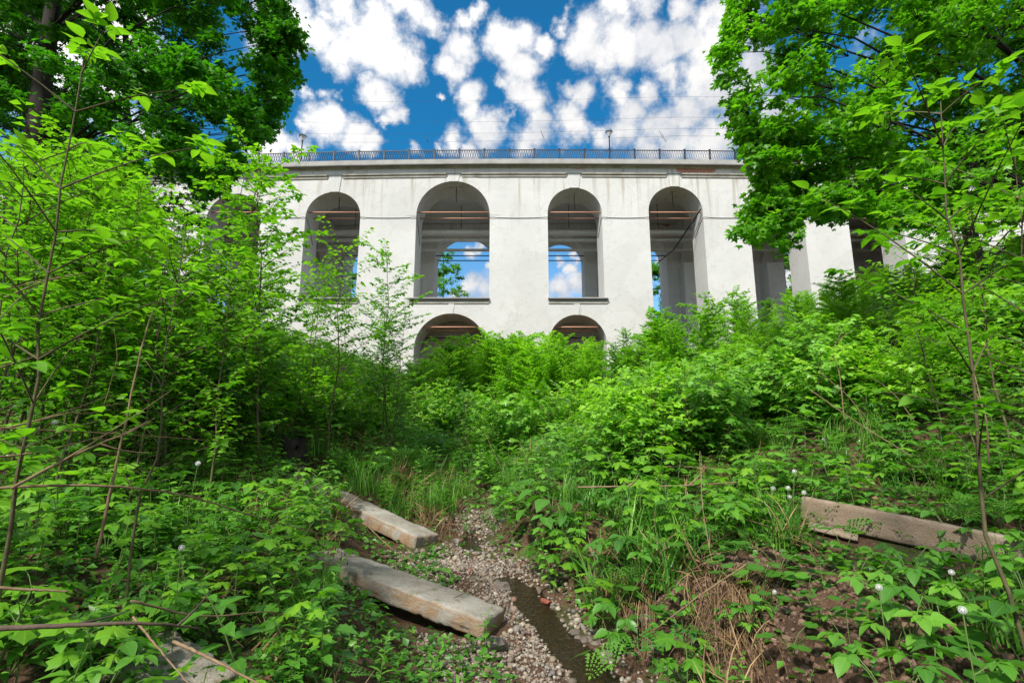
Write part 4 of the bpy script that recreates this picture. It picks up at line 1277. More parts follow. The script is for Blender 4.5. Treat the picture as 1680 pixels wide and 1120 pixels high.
# big leafy plants named one by one
for (px, py, sc, kind, lab) in ((880, 830, 1.0, 'burdock', 'burdock with broad pale leaves on the right edge of the gravel bed'),
                                (905, 800, .8, 'burdock', 'smaller burdock just behind the burdock beside the gravel bed'),):
    p = on_ground(px, py + 45); put_herb(kind, p[0], p[1], p[2], sc, lab, 'burdocks by the stream')
for (x, y, sc, kind, lab, gr) in ((1.75, 2.35, 1.1, 'goutweed', 'tall ground elder in the lower right corner, left of the white seed head', 'large ground elder of the lower right'),
                          (1.4, 2.2, 1.0, 'goutweed', 'ground elder with wide leaves at the bottom edge right of the clay bank', 'large ground elder of the lower right'),
                          (2.35, 2.6, 1.25, 'goutweed', 'ground elder at the right edge below the timber beam', 'large ground elder of the lower right'),
                          (2.05, 2.9, 1.0, 'goutweed', 'low ground elder in front of the middle of the timber beam', 'large ground elder of the lower right'),
                          (3.45, 3.5, 1.3, 'goutweed', 'ground elder covering the right end of the timber beam', 'large ground elder of the lower right'),
                          (-2.3, 2.5, 1.1, 'seedling', 'maple seedling with large pointed leaves at the left edge', 'large maple seedlings at left'),
                          (-1.85, 2.5, .9, 'seedling', 'yellow-green maple seedling low in the left corner', 'large maple seedlings at left'),
                          (-3.1, 3.1, 1.8, 'seedling', 'tall maple seedling behind the crossing canes at the left', 'large maple seedlings at left'),
                          (-1.2, 2.6, 1.2, 'nettle', 'nettle at the bottom edge right of the broken slab', 'nettles by the broken slab'),
                          (-.95, 3.1, 1.1, 'nettle', 'nettle between the broken slab and the long front slab', 'nettles by the broken slab'),
                          (1.55, 5.6, 1.5, 'seedling', 'maple seedling with broad leaves under the pale fallen branch', 'maple seedlings on the right bank edge'),
                          (1.2, 6.2, 1.4, 'seedling', 'maple seedling just behind the pale fallen branch', 'maple seedlings on the right bank edge'),
                          (2.6, 5.7, 1.3, 'seedling', 'maple seedling beside the white seed heads at the beam end', 'maple seedlings on the right bank edge')):
    put_herb(kind, x, y, h1(x, y), sc, lab, gr)

# the plants standing on and below the bare clay in the lower right
for i, (px, py, kind, sc) in enumerate(((1338, 905, 'coltsfoot', 1), (1385, 915, 'coltsfoot', 1.1), (1352, 965, 'coltsfoot', .8), (1410, 950, 'coltsfoot', .9), (1275, 1010, 'coltsfoot', .7), (1345, 1030, 'coltsfoot', .6), (1300, 1075, 'coltsfoot', .7),
        (1440, 985, 'goutweed', .8), (1490, 960, 'goutweed', .8), (1530, 1010, 'goutweed', .9), (1470, 1060, 'goutweed', .85), (1400, 1090, 'goutweed', .8), (1560, 1080, 'coltsfoot', 1.1), (1620, 1050, 'goutweed', .9), (1590, 960, 'goutweed', .9), (1640, 930, 'goutweed', .9), (1660, 990, 'nettle', .8),
        (1150, 880, 'goutweed', .7), (1185, 905, 'parsley', .8), (1100, 930, 'parsley', .9), (1075, 985, 'goutweed', .6), (1120, 1000, 'goutweed', .6), (1010, 1090, 'parsley', .9), (930, 930, 'parsley', .9), (905, 900, 'goutweed', .8), (960, 900, 'seedling', .8), (1000, 945, 'goutweed', .6), (1130, 1075, 'goutweed', .6))):
    p = on_ground(px, py)
    if px > 1200: put_herb(kind, p[0], p[1], p[2], sc, CATN[kind][1] + ' rooted on the bare clay below the timber beam', CATN[kind][0].replace('_', ' ') + ' plants on the bare clay')
    else: put_herb(kind, p[0], p[1], p[2], sc)

for i in range(14):
    t = (i + rng.uniform(.1, .9)) / 14; off = rng.uniform(.14, .34)
    x, y = 2.82 + 1.04 * t + off * .72, 5.22 - 1.1 * t + off * .69
    kd = ('parsley', 'goutweed', 'parsley', 'nettle')[i % 4]
    put_herb(kd, x, y, h1(x, y), rng.uniform(.7, 1.05), CATN[kd][1] + ' growing along the upper edge of the timber beam', CATN[kd][0].replace('_', ' ') + ' plants along the beam')
# low carpet of small leaves over the soil
n = 90000
Y = 1.7 + 17 * rng.random(n) ** 1.5; X = rng.uniform(-1.1, 1.1, n) * (Y + 1)
d = X - interp(Y, XS)
keep = ~((d > -.62) & (d < .34) & (Y < 6)) & ~((d > -.42) & (d < .24) & (Y < 8.3) & (rng.random(n) > .15)) & ~near_slab(X, Y, .02) & ~(clay(X, Y) & (rng.random(n) > .12)) & (vnoise(X, Y, 1.6, 41) > -.34)
X, Y = X[keep], Y[keep]; K = len(X)
g = inst(L_LOW, frames(np.stack([X, Y, hgt(X, Y) + rng.uniform(.005, .10, K)], -1), rng.normal(0, 1, (K, 3)) * (1, 1, .3), np.array([0, 0, 1.]) + rng.normal(0, .4, (K, 3)), rng.uniform(.02, .06, K) * (1 + Y / 14)), np.clip(rng.normal(.4, .2, K), 0, 1))
tag(to_obj('ground_cover', g, M['leaf_herb']), 'low carpet of small green leaves hiding the soil', 'ground cover', kind='stuff')

# grass, straw and dead leaves: uncountable
def scatter(protos, pts, sc=(.7, 1.3), tilt=.12):
    out = []
    A = np.array(pts); idx = rng.integers(0, len(protos), len(A))
    for i, p in enumerate(protos):
        B = A[idx == i]; K = len(B)
        if not K: continue
        rz = rng.uniform(0, 6.28, K)
        D = np.stack([np.cos(rz), np.sin(rz), rng.normal(0, tilt, K)], -1); UPV = np.array([0, 0, 1.]) + rng.normal(0, tilt, (K, 3)) * (1, 1, 0)
        out.append(inst(p, frames(B[:, :3], D, UPV, rng.uniform(*sc, K)), rng.normal(0, .1, K), True))
    g = merge(out); g.T = np.clip(g.T, 0, 1); return g
def pts_region(n, xr, yr, ok):
    out = []
    while len(out) < n:
        x, y = rng.uniform(*xr), rng.uniform(*yr); d = x - float(interp(y, XS))
        if ok(x, y, d) and not near_slab(np.array([x]), np.array([y]), .0)[0] and x * x + y * y > 3 and not (y < 8.5 and hides(x, y, h1(x, y))): out.append((x, y, h1(x, y) - .01))
    return out
tufts = [tuft(60 + i) for i in range(4)]
gp = pts_region(260, (-6, 6), (2.4, 14), lambda x, y, d: (abs(d) > .95 or y > 9.5) and vnoise(x, y, .8, 21) > .05) \
   + pts_region(150, (-2.5, 1.8), (7.6, 12.5), lambda x, y, d: (d < -.4 or d > .3)) \
   + pts_region(16, (2.2, 2.8), (4.4, 5.2), lambda x, y, d: d > 1.6) + pts_region(26, (.6, 1.8), (4.2, 6.5), lambda x, y, d: .5 < d < 1.5)
tag(to_obj('grass', scatter(tufts, gp), M['grass']), 'green grass tufts growing between the weeds of both banks', 'grass', kind='stuff')
straws = [tuft(80 + i, 26, .34, .12, .006, (.3, 1.6)) for i in range(4)]
sp_ = pts_region(200, (-5, 5), (2.0, 14), lambda x, y, d: abs(d) > .4 and vnoise(x, y, 1.2, 31) > .12) + pts_region(50, (-2.2, .2), (4.5, 9.5), lambda x, y, d: -1.9 < d < -.55)
tag(to_obj('dry_straw', scatter(straws, sp_, (.6, 1.3), .6), M['straw']), 'dry yellow straw lying among the weeds', 'straw', kind='stuff')
lp = pts_region(2600, (-5, 5), (1.8, 12), lambda x, y, d: abs(d) > .5) + pts_region(160, (-1.5, 1), (2.8, 8), lambda x, y, d: -.95 < d < -.25)
A = np.array(lp); K = len(A)
g = inst(L_LOW, frames(A + (0, 0, .02), rng.normal(0, 1, (K, 3)) * (1, 1, .25), np.array([0, 0, 1.]) + rng.normal(0, .5, (K, 3)), rng.uniform(.03, .09, K)), np.clip(rng.normal(.5, .25, K), 0, 1))
tag(to_obj('dead_leaves', g, M['litter']), 'brown dead leaves littering the bare soil', 'dead leaves', kind='stuff')

# hanging dry grass on the eroded bank
def hanging(label, top_px, bot_px, n, seed, spread):
    r_ = np.random.default_rng(seed)
    gs = []
    base = on_ground(*top_px)
    for i in range(n):
        a = on_ground(top_px[0] + r_.normal(0, spread[0]), top_px[1] + r_.normal(0, 8))
        b = on_ground(bot_px[0] + r_.normal(0, spread[1]), bot_px[1] + r_.normal(0, 25))
        b = a + (b - a) * r_.uniform(.5, 1.1)
        b[2] = max(b[2], h1(b[0], b[1]) + .01)
        off = np.array([-.08, -.12, 0]) * r_.uniform(-.2, 1.4) + r_.normal(0, .035, 3)
        m = (a + b) / 2 + off + (0, 0, .10 * r_.random())
        gg = tube(bez(a + (0, 0, .02), m, b + off * .3, 6) - base, np.linspace(.0035, .0012, 6), 3, False)
        gg.T = np.full(len(gg.V), np.clip(r_.normal(.45, .3), 0, 1)); gs.append(gg)
    e = to_obj('dry_grass_clump', merge(gs), M['straw']); e.location = base
    tag(e, label, 'dry grass', 'dry grass hanging down the bank')
hanging('large clump of dry brown grass hanging down the bank left of the bare clay', (1215, 945), (1195, 1105), 400, 3, (36, 44))
hanging('dry grass hanging to the waterline above the right edge of the stream', (1000, 920), (1012, 1040), 170, 4, (14, 22))
hanging('small clump of dry grass hanging between the two larger ones', (1060, 955), (1050, 1060), 90, 5, (10, 16))
hanging('dry roots hanging at the head of the gravel bed beside the upper slab', (745, 815), (738, 880), 110, 6, (16, 14))

# ------------------------------------------------------------------ concrete slabs, beam, stump
def slab_mesh(L, W, Hh, seed, seg=(44, 12, 6), rough=.006):
    if seed == 5: rough = .0025
    bm = bmesh.new()
    bmesh.ops.create_cube(bm, size=1)
    bmesh.ops.scale(bm, vec=(L, W, Hh), verts=bm.verts)
    bmesh.ops.bevel(bm, geom=bm.edges[:], offset=.014, segments=1, affect='EDGES')
    es = [e for e in bm.edges if abs((e.verts[0].co - e.verts[1].co).x) > .3]
    bmesh.ops.subdivide_edges(bm, edges=es, cuts=seg[0], use_grid_fill=True)
    es = [e for e in bm.edges if abs((e.verts[0].co - e.verts[1].co).y) > .15]
    bmesh.ops.subdivide_edges(bm, edges=es, cuts=seg[1], use_grid_fill=True)
    es = [e for e in bm.edges if abs((e.verts[0].co - e.verts[1].co).z) > .06]
    bmesh.ops.subdivide_edges(bm, edges=es, cuts=seg[2], use_grid_fill=True)
    for v in bm.verts:
        p = v.co * 1.0 + Vector((seed * 3.1, 0, 0))
        n1 = mnoise.fractal(p * 4, 1.0, 2.0, 4); n2 = mnoise.fractal(p * 17, 1.0, 2.0, 3)
        edge = (abs(v.co.y) > W / 2 - .05) + (abs(v.co.z) > Hh / 2 - .04) + (abs(v.co.x) > L / 2 - .06)
        dv = Vector((v.co.x / L, v.co.y / W, v.co.z / Hh)).normalized()
        chip = max(0.0, mnoise.fractal(p * 15 + Vector((9, 9, 9)), 1.0, 2.0, 4)) * (.030 if edge >= 2 else .005) * (.3 if seed == 5 else 1)
        v.co -= dv * chip
        v.co += Vector((dv.x * .4, dv.y, dv.z)) * (n1 * rough * (1 + .8 * max(0, edge - 1)) + n2 * rough * .35)
    me = bpy.data.meshes.new('slab'); bm.to_mesh(me); bm.free()
    for p in me.polygons: p.use_smooth = True
    return me
def slab_mat(name, c1, c2, c3, warm):
    m, nt = nmat(name); lk = nt.links.new
    tc = N(nt, 'ShaderNodeTexCoord'); v = tc.outputs['Object']
    n1 = noise_n(nt, v, 2.5, 8, .7); n2 = noise_n(nt, v, 30, 6, .75); n3 = noise_n(nt, v, 110, 3, .6); n4 = noise_n(nt, v, 6, 6, .7)
    c = ramp(nt, n1.outputs[0], [(.32, c1), (.5, c2), (.68, c3)])
    c = mixc(nt, math_n(nt, 'MULTIPLY', smoothstep(nt, n2.outputs[0], .52, .7), .5), c, tuple(k * .55 for k in c1))
    c = mixc(nt, math_n(nt, 'MULTIPLY', smoothstep(nt, n4.outputs[0], .55, .7), .65), c, (.11, .11, .04))
    ge = N(nt, 'ShaderNodeNewGeometry'); sz = N(nt, 'ShaderNodeSeparateXYZ'); lk(ge.outputs['True Normal'], sz.inputs[0])
    side = math_n(nt, 'SUBTRACT', 1.0, smoothstep(nt, sz.outputs[2], .2, .75))
    c = mixc(nt, math_n(nt, 'MULTIPLY', math_n(nt, 'MULTIPLY', side, smoothstep(nt, n4.outputs[0], .35, .6)), .75), c, warm)
    p = N(nt, 'ShaderNodeBsdfPrincipled'); lk(c, p.inputs['Base Color']); p.inputs['Roughness'].default_value = .92; p.inputs['Specular IOR Level'].default_value = .2
    b = N(nt, 'ShaderNodeBump'); b.inputs['Strength'].default_value = .8; b.inputs['Distance'].default_value = .02
    lk(math_n(nt, 'ADD', math_n(nt, 'ADD', n2.outputs[0], n1.outputs[0]), math_n(nt, 'MULTIPLY', n3.outputs[0], .5)), b.inputs['Height']); lk(b.outputs[0], p.inputs['Normal'])
    o = N(nt, 'ShaderNodeOutputMaterial'); lk(p.outputs[0], o.inputs[0]); return m
M['slab'] = slab_mat('old_concrete', (.17, .15, .12), (.26, .235, .195), (.36, .335, .295), (.29, .17, .085))
M['beam'] = slab_mat('weathered_timber', (.15, .11, .078), (.24, .185, .135), (.32, .26, .20), (.22, .16, .11))
def put_slab(name, a, b, W, Hh, seed, mat, label, cat, group=None, roll=0.0):
    """a, b: middle of the top face at both ends"""
    a, b = np.array(a, float), np.array(b, float)
    L = np.linalg.norm(b - a); X = (b - a) / L
    Y_ = norm(np.cross([0, 0, 1.0], X)); Z = np.cross(X, Y_)
    me = slab_mesh(L, W, Hh, seed); me.materials.append(mat)
    o = bpy.data.objects.new(name, me); COL.objects.link(o)
    Mx = Matrix([[X[0], Y_[0], Z[0], 0], [X[1], Y_[1], Z[1], 0], [X[2], Y_[2], Z[2], 0], [0, 0, 0, 1]]) @ Matrix.Rotation(roll, 4, 'X')
    c = (a + b) / 2 - Z * Hh / 2
    o.matrix_world = Matrix.Translation(Vector(c)) @ Mx
    return tag(o, label, cat, group)
put_slab('concrete_slab', (-1.72, 4.98, -.99), (-.12, 4.36, -1.335), .42, .145, 1, M['slab'], 'long grey concrete slab in front, its end on the gravel beside the water', 'slab', 'concrete slabs left of the stream', -.06)
put_slab('concrete_slab', (-3.46, 8.4, -.50), (-1.0, 6.5, -1.12), .38, .17, 2, M['slab'], 'upper concrete slab ending at the dark pool behind the front slab', 'slab', 'concrete slabs left of the stream', -.05)
put_slab('concrete_slab', (-1.95, 2.92, h1(-1.95, 2.9) + .10), (-1.42, 2.72, h1(-1.42, 2.72) + .07), .36, .14, 3, M['slab'], 'broken grey slab piece under canes at the lower left', 'slab', 'concrete slabs left of the stream', .15)
put_slab('timber_beam', (2.82, 5.22, -.535), (3.86, 4.12, -.735), .10, .235, 5, M['beam'], 'grey weathered timber beam lying on the right bank', 'beam')
put_slab('timber_plank', (2.78, 5.10, -.775), (3.05, 4.78, -.83), .12, .04, 7, M['beam'], 'rotten plank lying under the weathered timber beam', 'plank', None, .3)
# stump
p = on_ground(478, 760)
sg = []
r_ = np.random.default_rng(5)
nst = 14
V = []; nf = 9
for i in range(nf):
    f = i / (nf - 1)
    for a in np.linspace(0, 6.283, nst, endpoint=False):
        rad = .20 * (1 + .5 * (1 - f) ** 4) * (1 + .12 * math.sin(3 * a + 1) + .10 * r_.normal())
        V.append((rad * math.cos(a), rad * math.sin(a) * .8, .46 * f + (.10 * math.sin(2 * a) + .05 * r_.normal()) * (i == nf - 1) - .1))
fs = [(i * nst + j, i * nst + (j + 1) % nst, (i + 1) * nst + (j + 1) % nst, (i + 1) * nst + j) for i in range(nf - 1) for j in range(nst)] + [tuple(range((nf - 1) * nst, nf * nst))]
st = to_obj('rotten_stump', geo_faces(V, fs), M['bark']); st.location = p
tag(st, 'dark rotten stump at the upper end of the upper concrete slab', 'stump')

# ------------------------------------------------------------------ stones and gravel
def stone_geo(seed, sub=2, flat=.65):
    bm = bmesh.new(); bmesh.ops.create_icosphere(bm, subdivisions=sub, radius=1)
    for v in bm.verts:
        n = 1.25 * mnoise.fractal(v.co * .9 + Vector((seed * 7.7, 3, 1)), 1.0, 2.0, 3)
        c = mnoise.cell(v.co * 1.6 + Vector((seed, 0, 0)))
        v.co *= 1 + .38 * n + .10 * (c - .5)
        v.co.z *= flat; v.co.y *= .8
    V = [tuple(v.co) for v in bm.verts]; f = [tuple(v.index for v in fa.verts) for fa in bm.faces]
    bm.free(); return geo_faces(V, f)
def stone_mat(name, cols):
    m, nt = nmat(name); lk = nt.links.new
    at = N(nt, 'ShaderNodeAttribute', attribute_name='tint'); tc = N(nt, 'ShaderNodeTexCoord'); oi = N(nt, 'ShaderNodeObjectInfo')
    v = math_n(nt, 'FRACT', math_n(nt, 'ADD', at.outputs['Fac'], oi.outputs['Random']))
    c = ramp(nt, v, [(i / (len(cols) - 1), k) for i, k in enumerate(cols)])
    n = noise_n(nt, tc.outputs['Object'], 25, 5, .7)
    c = mixc(nt, .5, c, ramp(nt, n.outputs[0], [(.3, (.45, .42, .4)), (.7, (1, 1, 1))]), 'MULTIPLY')
    p = N(nt, 'ShaderNodeBsdfPrincipled'); lk(c, p.inputs['Base Color']); p.inputs['Roughness'].default_value = .75
    b = N(nt, 'ShaderNodeBump'); b.inputs['Strength'].default_value = .4; b.inputs['Distance'].default_value = .01; lk(n.outputs[0], b.inputs['Height']); lk(b.outputs[0], p.inputs['Normal'])
    o = N(nt, 'ShaderNodeOutputMaterial'); lk(p.outputs[0], o.inputs[0]); return m
M['pebble'] = stone_mat('river_pebble', [(.15, .11, .075), (.28, .225, .165), (.09, .07, .05), (.40, .355, .29), (.20, .145, .095), (.25, .22, .18), (.17, .085, .05), (.13, .125, .115), (.33, .27, .20)])
M['stone'] = stone_mat('grey_stone', [(.09, .07, .055), (.17, .14, .115), (.12, .09, .07), (.21, .18, .15)])
M['red_brick'] = simple_mat('red_brick', (.17, .045, .028), (.27, .085, .05), 14, .85, .5, 40)
peb = [stone_geo(i, 1) for i in range(6)]
pts = []
for (n, ya, yb, da, db, s0, s1) in ((10500, 2.6, 6.2, -1.15, .02, .004, .016), (2600, 5.6, 8.3, -.55, .38, .006, .021), (1500, 2.6, 6, -.3, .55, .006, .022), (380, 3, 8.2, -.8, .5, .016, .036)):
    y = rng.uniform(ya, yb, n); d = rng.uniform(da, db, n); x = interp(y, XS) + d
    keep = ~near_slab(x, y, -.05) & (vnoise(x, y, 2.6, 51) + rng.normal(0, .12, n) > -.22); x, y = x[keep], y[keep]
    s = rng.uniform(s0, s1, len(x)) * rng.choice([1, 1, 1.5], len(x))
    pts.append(np.stack([x, y, hgt(x, y) + s * .25, s], -1))
A = np.concatenate(pts); idx = rng.integers(0, 6, len(A)); out = []
for i in range(6):
    B = A[idx == i]; K = len(B)
    out.append(inst(peb[i], frames(B[:, :3], rng.normal(0, 1, (K, 3)) * (1, 1, .3), np.array([0, 0, 1.]) + rng.normal(0, .4, (K, 3)), B[:, 3]), rng.random(K)))
tag(to_obj('gravel', merge(out), M['pebble']), 'pale brown gravel forming the bar beside the stream', 'gravel', kind='stuff')
y = rng.uniform(2.2, 4.6, 5200); d = rng.uniform(.38, 1.9, 5200); x = interp(y, XS) + d; s = rng.uniform(.004, .016, 5200) * rng.choice([1, 1, 1, 2.0], 5200)
keep = ~near_slab(x, y, 0); x, y, s = x[keep], y[keep], s[keep]; idx = rng.integers(0, 6, len(x)); out = []
for i in range(6):
    k_ = idx == i; K = int(k_.sum())
    out.append(inst(peb[i], frames(np.stack([x[k_], y[k_], hgt(x[k_], y[k_]) + s[k_] * .1], -1), rng.normal(0, 1, (K, 3)), np.array([0, 0, 1.]) + rng.normal(0, .6, (K, 3)), s[k_]), rng.random(K)))
M['clod'] = stone_mat('clay_clod', [(.10, .055, .033), (.17, .10, .065), (.075, .042, .026), (.21, .13, .085)])
tag(to_obj('soil_crumbs', merge(out), M['clod'], smooth=False), 'crumbling brown clay of the eroded right bank', 'soil', kind='stuff')
stp = [stone_geo(20 + i, 2, .6) for i in range(4)]
first = {}
def put_stone(px, py, r, label, group, name='stone', mat='stone', cat='stone'):
    p = on_ground(px, py); v = int(rng.integers(4)); key = (v, mat)
    if key not in first:
        o = to_obj(name, stp[v], M[mat], smooth=False); first[key] = o
    else:
        o = first[key].copy(); o.name = name; COL.objects.link(o)
    o.location = (p[0], p[1], p[2] + r * .25); o.scale = (r, r * rng.uniform(.8, 1.1), r * rng.uniform(.8, 1.2)); o.rotation_euler = (rng.normal(0, .25), rng.normal(0, .25), rng.uniform(0, 6.28))
    return tag(o, label, cat, group)
for i in range(22):
    t = rng.random(); put_stone(885 + 118 * t + rng.normal(0, 9), 985 + 100 * t + rng.normal(0, 10), rng.uniform(.025, .055), 'dark wet stone along the right waterline of the stream', 'stones along the right waterline')
for i in range(12):
    t = rng.random(); put_stone(868 + 95 * t + rng.normal(0, 9), 990 + 105 * t, rng.uniform(.02, .04), 'wet stone standing in the shallow stream', 'stones in the stream')
for i in range(24):
    put_stone(rng.uniform(720, 860), rng.uniform(890, 965), rng.uniform(.025, .055), 'rough stone in the gravel between the two concrete slabs', 'stones between the slabs')
put_stone(822, 968, .085, 'pale angular stone touching the end of the front slab', 'single stones')
put_stone(812, 1068, .10, 'brown block wedged under the end of the front slab', 'single stones')
put_stone(1062, 1022, .08, 'grey flat stone high on the eroded right bank', 'single stones')
def put_brick(px, py, label, s=1.0):
    p = on_ground(px, py)
    me = slab_mesh(.16 * s, .09 * s, .06 * s, 9, (3, 2, 1), .012); me.materials.append(M['red_brick'])
    o = bpy.data.objects.new('brick', me); COL.objects.link(o); o.location = (p[0], p[1], p[2] + .02); o.rotation_euler = (rng.normal(0, .3), rng.normal(0, .3), rng.uniform(0, 6))
    tag(o, label, 'brick', 'red bricks by the stream')
put_brick(896, 990, 'red brick lying at the right waterline under the bank', .9)
put_brick(974, 1002, 'red brick half hidden by dry grass above the stream', .8)
put_brick(772, 940, 'small red brick fragment in the gravel behind the front slab', .5)

# ------------------------------------------------------------------ canes and dead branches
def cane(label, pts, r0, r1, mat='dead_wood', cat='dead cane', name='dead_cane', group='dead canes crossing the undergrowth', twigs=0):
    P = smooth_line(np.array([un(a, b, c) for a, b, c in pts]), 26)
    P += np.random.default_rng(len(label)).normal(0, .0009, P.shape)
    b = P[0].copy(); gs = [tube(P - b, np.linspace(r0, r1 * .55, 26), 6)]
    r_ = np.random.default_rng(len(label) + 5)
    for i in range(twigs):
        j = int(r_.uniform(5, 22)); d = norm(P[j] - P[j - 1]) + r_.normal(0, .5, 3); L = r_.uniform(.1, .3)
        gs.append(tube(bez(P[j] - b, P[j] - b + d * L * .5, P[j] - b + d * L + (0, 0, .04), 5), np.linspace(r1 * 1.1, .0012, 5), 4, False))
    o = to_obj(name, merge(gs), M[mat]); o.location = b
    return tag(o, label, cat, group)
cane('long arched tan cane running from the left edge down to the front slab', [(-60, 803, 2.3), (150, 796, 2.5), (300, 812, 2.8), (430, 850, 3.2), (560, 884, 3.9)], .0075, .004)
cane('upright tan cane standing before the lower left weeds', [(158, 915, 2.6), (180, 810, 2.62), (200, 720, 2.66), (235, 560, 2.8), (262, 480, 2.95)], .008, .005, mat='dead_wood')
cane('dark branch lying across the lower left corner', [(-50, 1032, 1.95), (100, 1026, 2.0), (240, 1022, 2.1), (330, 1030, 2.3)], .011, .006, 'dead_dark', twigs=2)
cane('short tan cane at the left edge above the dark branch', [(-40, 962, 2.0), (40, 966, 2.05), (112, 970, 2.1)], .007, .006)
cane('thin bent cane above the broken slab', [(215, 985, 2.5), (330, 1010, 2.8), (440, 1003, 3.1), (468, 1012, 3.2)], .006, .003, twigs=2)
cane('cane sloping over the broken slab to the bottom edge', [(285, 1052, 2.4), (350, 1082, 2.2), (440, 1130, 2.0)], .008, .006)
cane('thin cane falling past the broken slab to the bottom edge', [(218, 1012, 2.3), (270, 1075, 2.2), (318, 1130, 2.1)], .005, .004)
cane('brown cane from the left edge rising towards the upright cane', [(-40, 715, 2.4), (60, 690, 2.6), (140, 672, 2.8), (240, 655, 3.2)], .006, .003, twigs=3)
cane('lower straight cane running level from the left edge', [(-40, 700, 2.2), (80, 706, 2.4), (200, 712, 2.7), (340, 722, 3.2)], .005, .003)
cane('long cane climbing from the lower left to the upright cane', [(20, 800, 2.1), (110, 752, 2.3), (200, 712, 2.5), (245, 690, 2.7)], .007, .004, twigs=3)
cane('thin cane under the two crossing canes at the left', [(-20, 752, 2.2), (80, 738, 2.4), (200, 706, 2.7)], .005, .003)
cane('straight pale cane slanting through the left thicket', [(-30, 505, 2.6), (80, 460, 3.0), (190, 440, 3.4)], .006, .003)
cane('upper pale cane slanting at the left edge', [(-30, 485, 2.8), (60, 462, 3.1), (115, 450, 3.3)], .006, .004)
cane('pale stick leaning in the dark left thicket', [(-20, 610, 2.6), (70, 580, 3.0), (160, 545, 3.4)], .005, .003)
cane('thin pale stem standing in the left thicket', [(170, 668, 3.6), (188, 605, 3.6), (192, 580, 3.6), (187, 540, 3.6)], .003, .002)
cane('pale fallen branch lying level across the right bank', [(948, 799, 5.6), (1010, 798, 5.5), (1090, 797, 5.4), (1160, 794, 5.3), (1210, 791, 5.3)], .010, .014, twigs=3, cat='fallen branch', name='fallen_branch', group='dead branches of the right bank')
cane('short pale stick behind the fallen branch', [(1090, 765, 6.4), (1140, 766, 6.3), (1215, 771, 6.2)], .006, .006, cat='fallen branch', name='fallen_branch', group='dead branches of the right bank')
cane('upright thin dry stalk on the right bank left of the hanging grass', [(1188, 985, 3.7), (1165, 905, 4.1), (1152, 820, 4.4), (1148, 740, 4.7)], .004, .005, cat='dry stalk', name='dry_stalk', group='dead branches of the right bank', twigs=3)
cane('bare straight twig slanting down to the stream side on the right bank', [(1225, 925, 3.8), (1150, 975, 3.6), (1070, 1035, 3.5)], .006, .004, cat='dry stalk', name='dry_stalk', group='dead branches of the right bank')
cane('long straight pale twig slanting down the right slope', [(1330, 640, 6.0), (1410, 695, 5.7), (1495, 748, 5.4)], .005, .010, cat='fallen branch', name='fallen_branch', group='dead branches of the right bank')
cane('bent grey twig above the long straight twig on the right slope', [(1345, 610, 6.2), (1400, 660, 6.0), (1440, 735, 5.8)], .004, .004, cat='fallen branch', name='fallen_branch', group='dead branches of the right bank', twigs=2)
cane('forked dry stalk standing on the right slope below the white piers', [(1385, 690, 6.6), (1378, 620, 6.7), (1368, 570, 6.7), (1400, 540, 6.8)], .008, .004, cat='dry stalk', name='dry_stalk', group='dead branches of the right bank', twigs=3)
cane('pale twig leaning out over the right slope', [(1500, 690, 5.0), (1460, 640, 5.2), (1400, 600, 5.6)], .004, .003, cat='dry stalk', name='dry_stalk', group='dead branches of the right bank')
cane('dead brown stalk among weeds near the right edge', [(1622, 760, 4.4), (1618, 690, 4.4), (1600, 640, 4.5)], .010, .006, cat='dry stalk', name='dry_stalk', group='dead branches of the right bank', twigs=2)
cane('dry stalk standing in the grass behind the gravel bed', [(838, 800, 9.6), (800, 720, 9.8), (790, 700, 9.8)], .006, .004, cat='dry stalk', name='dry_stalk', group='dry stalks behind the gravel bed')
cane('pale stalk leaning left behind the gravel bed', [(790, 780, 10.4), (772, 735, 10.5), (755, 700, 10.5)], .005, .004, cat='dry stalk', name='dry_stalk', group='dry stalks behind the gravel bed')
cane('pale stalk upright before the dark gap in the thicket', [(930, 760, 11.0), (933, 700, 11.0), (936, 660, 11.0)], .007, .004, cat='dry stalk', name='dry_stalk', group='dry stalks behind the gravel bed')
cane('short twig bridging the slabs over the dark pool', [(590, 850, 6.0), (650, 905, 5.7), (705, 930, 5.4)], .006, .004, group='twigs on the slabs')
cane('thin twig lying across the middle of the front slab', [(724, 990, 4.4), (790, 958, 4.8), (812, 940, 5.0)], .004, .003, group='twigs on the slabs')

# ------------------------------------------------------------------ dandelion seed heads
def dandelion_geo(h):
    c = bez((0, 0, 0), (.01, .0, h * .6), (.03, .01, h), 6)
    stem = tube(c, .0028, 5, False)
    bm = bmesh.new(); bmesh.ops.create_icosphere(bm, subdivisions=2, radius=1)
    gs = []
    q = np.array([.03, .01, h])
    core = [(v.co.x, v.co.y, v.co.z) for v in bm.verts]; f = [tuple(v.index for v in fa.verts) for fa in bm.faces]; bm.free()
    gs.append(geo_faces(np.array(core) * .011 + q, f))
    for v in core:
        v = np.array(v); x = norm(np.cross(v, [.3, .2, .9])); y = np.cross(v, x)
        tip = q + v * .02
        gs.append(tube([q + v * .006, tip], .0007, 3, False))
        for a in np.linspace(0, 6.28, 6, endpoint=False):
            e = tip + (x * math.cos(a) + y * math.sin(a)) * .0075 + v * .004
            gs.append(tube([tip, e], .0006, 3, False))
    return stem, merge(gs)
ds, dh = dandelion_geo(.42)
d0 = None
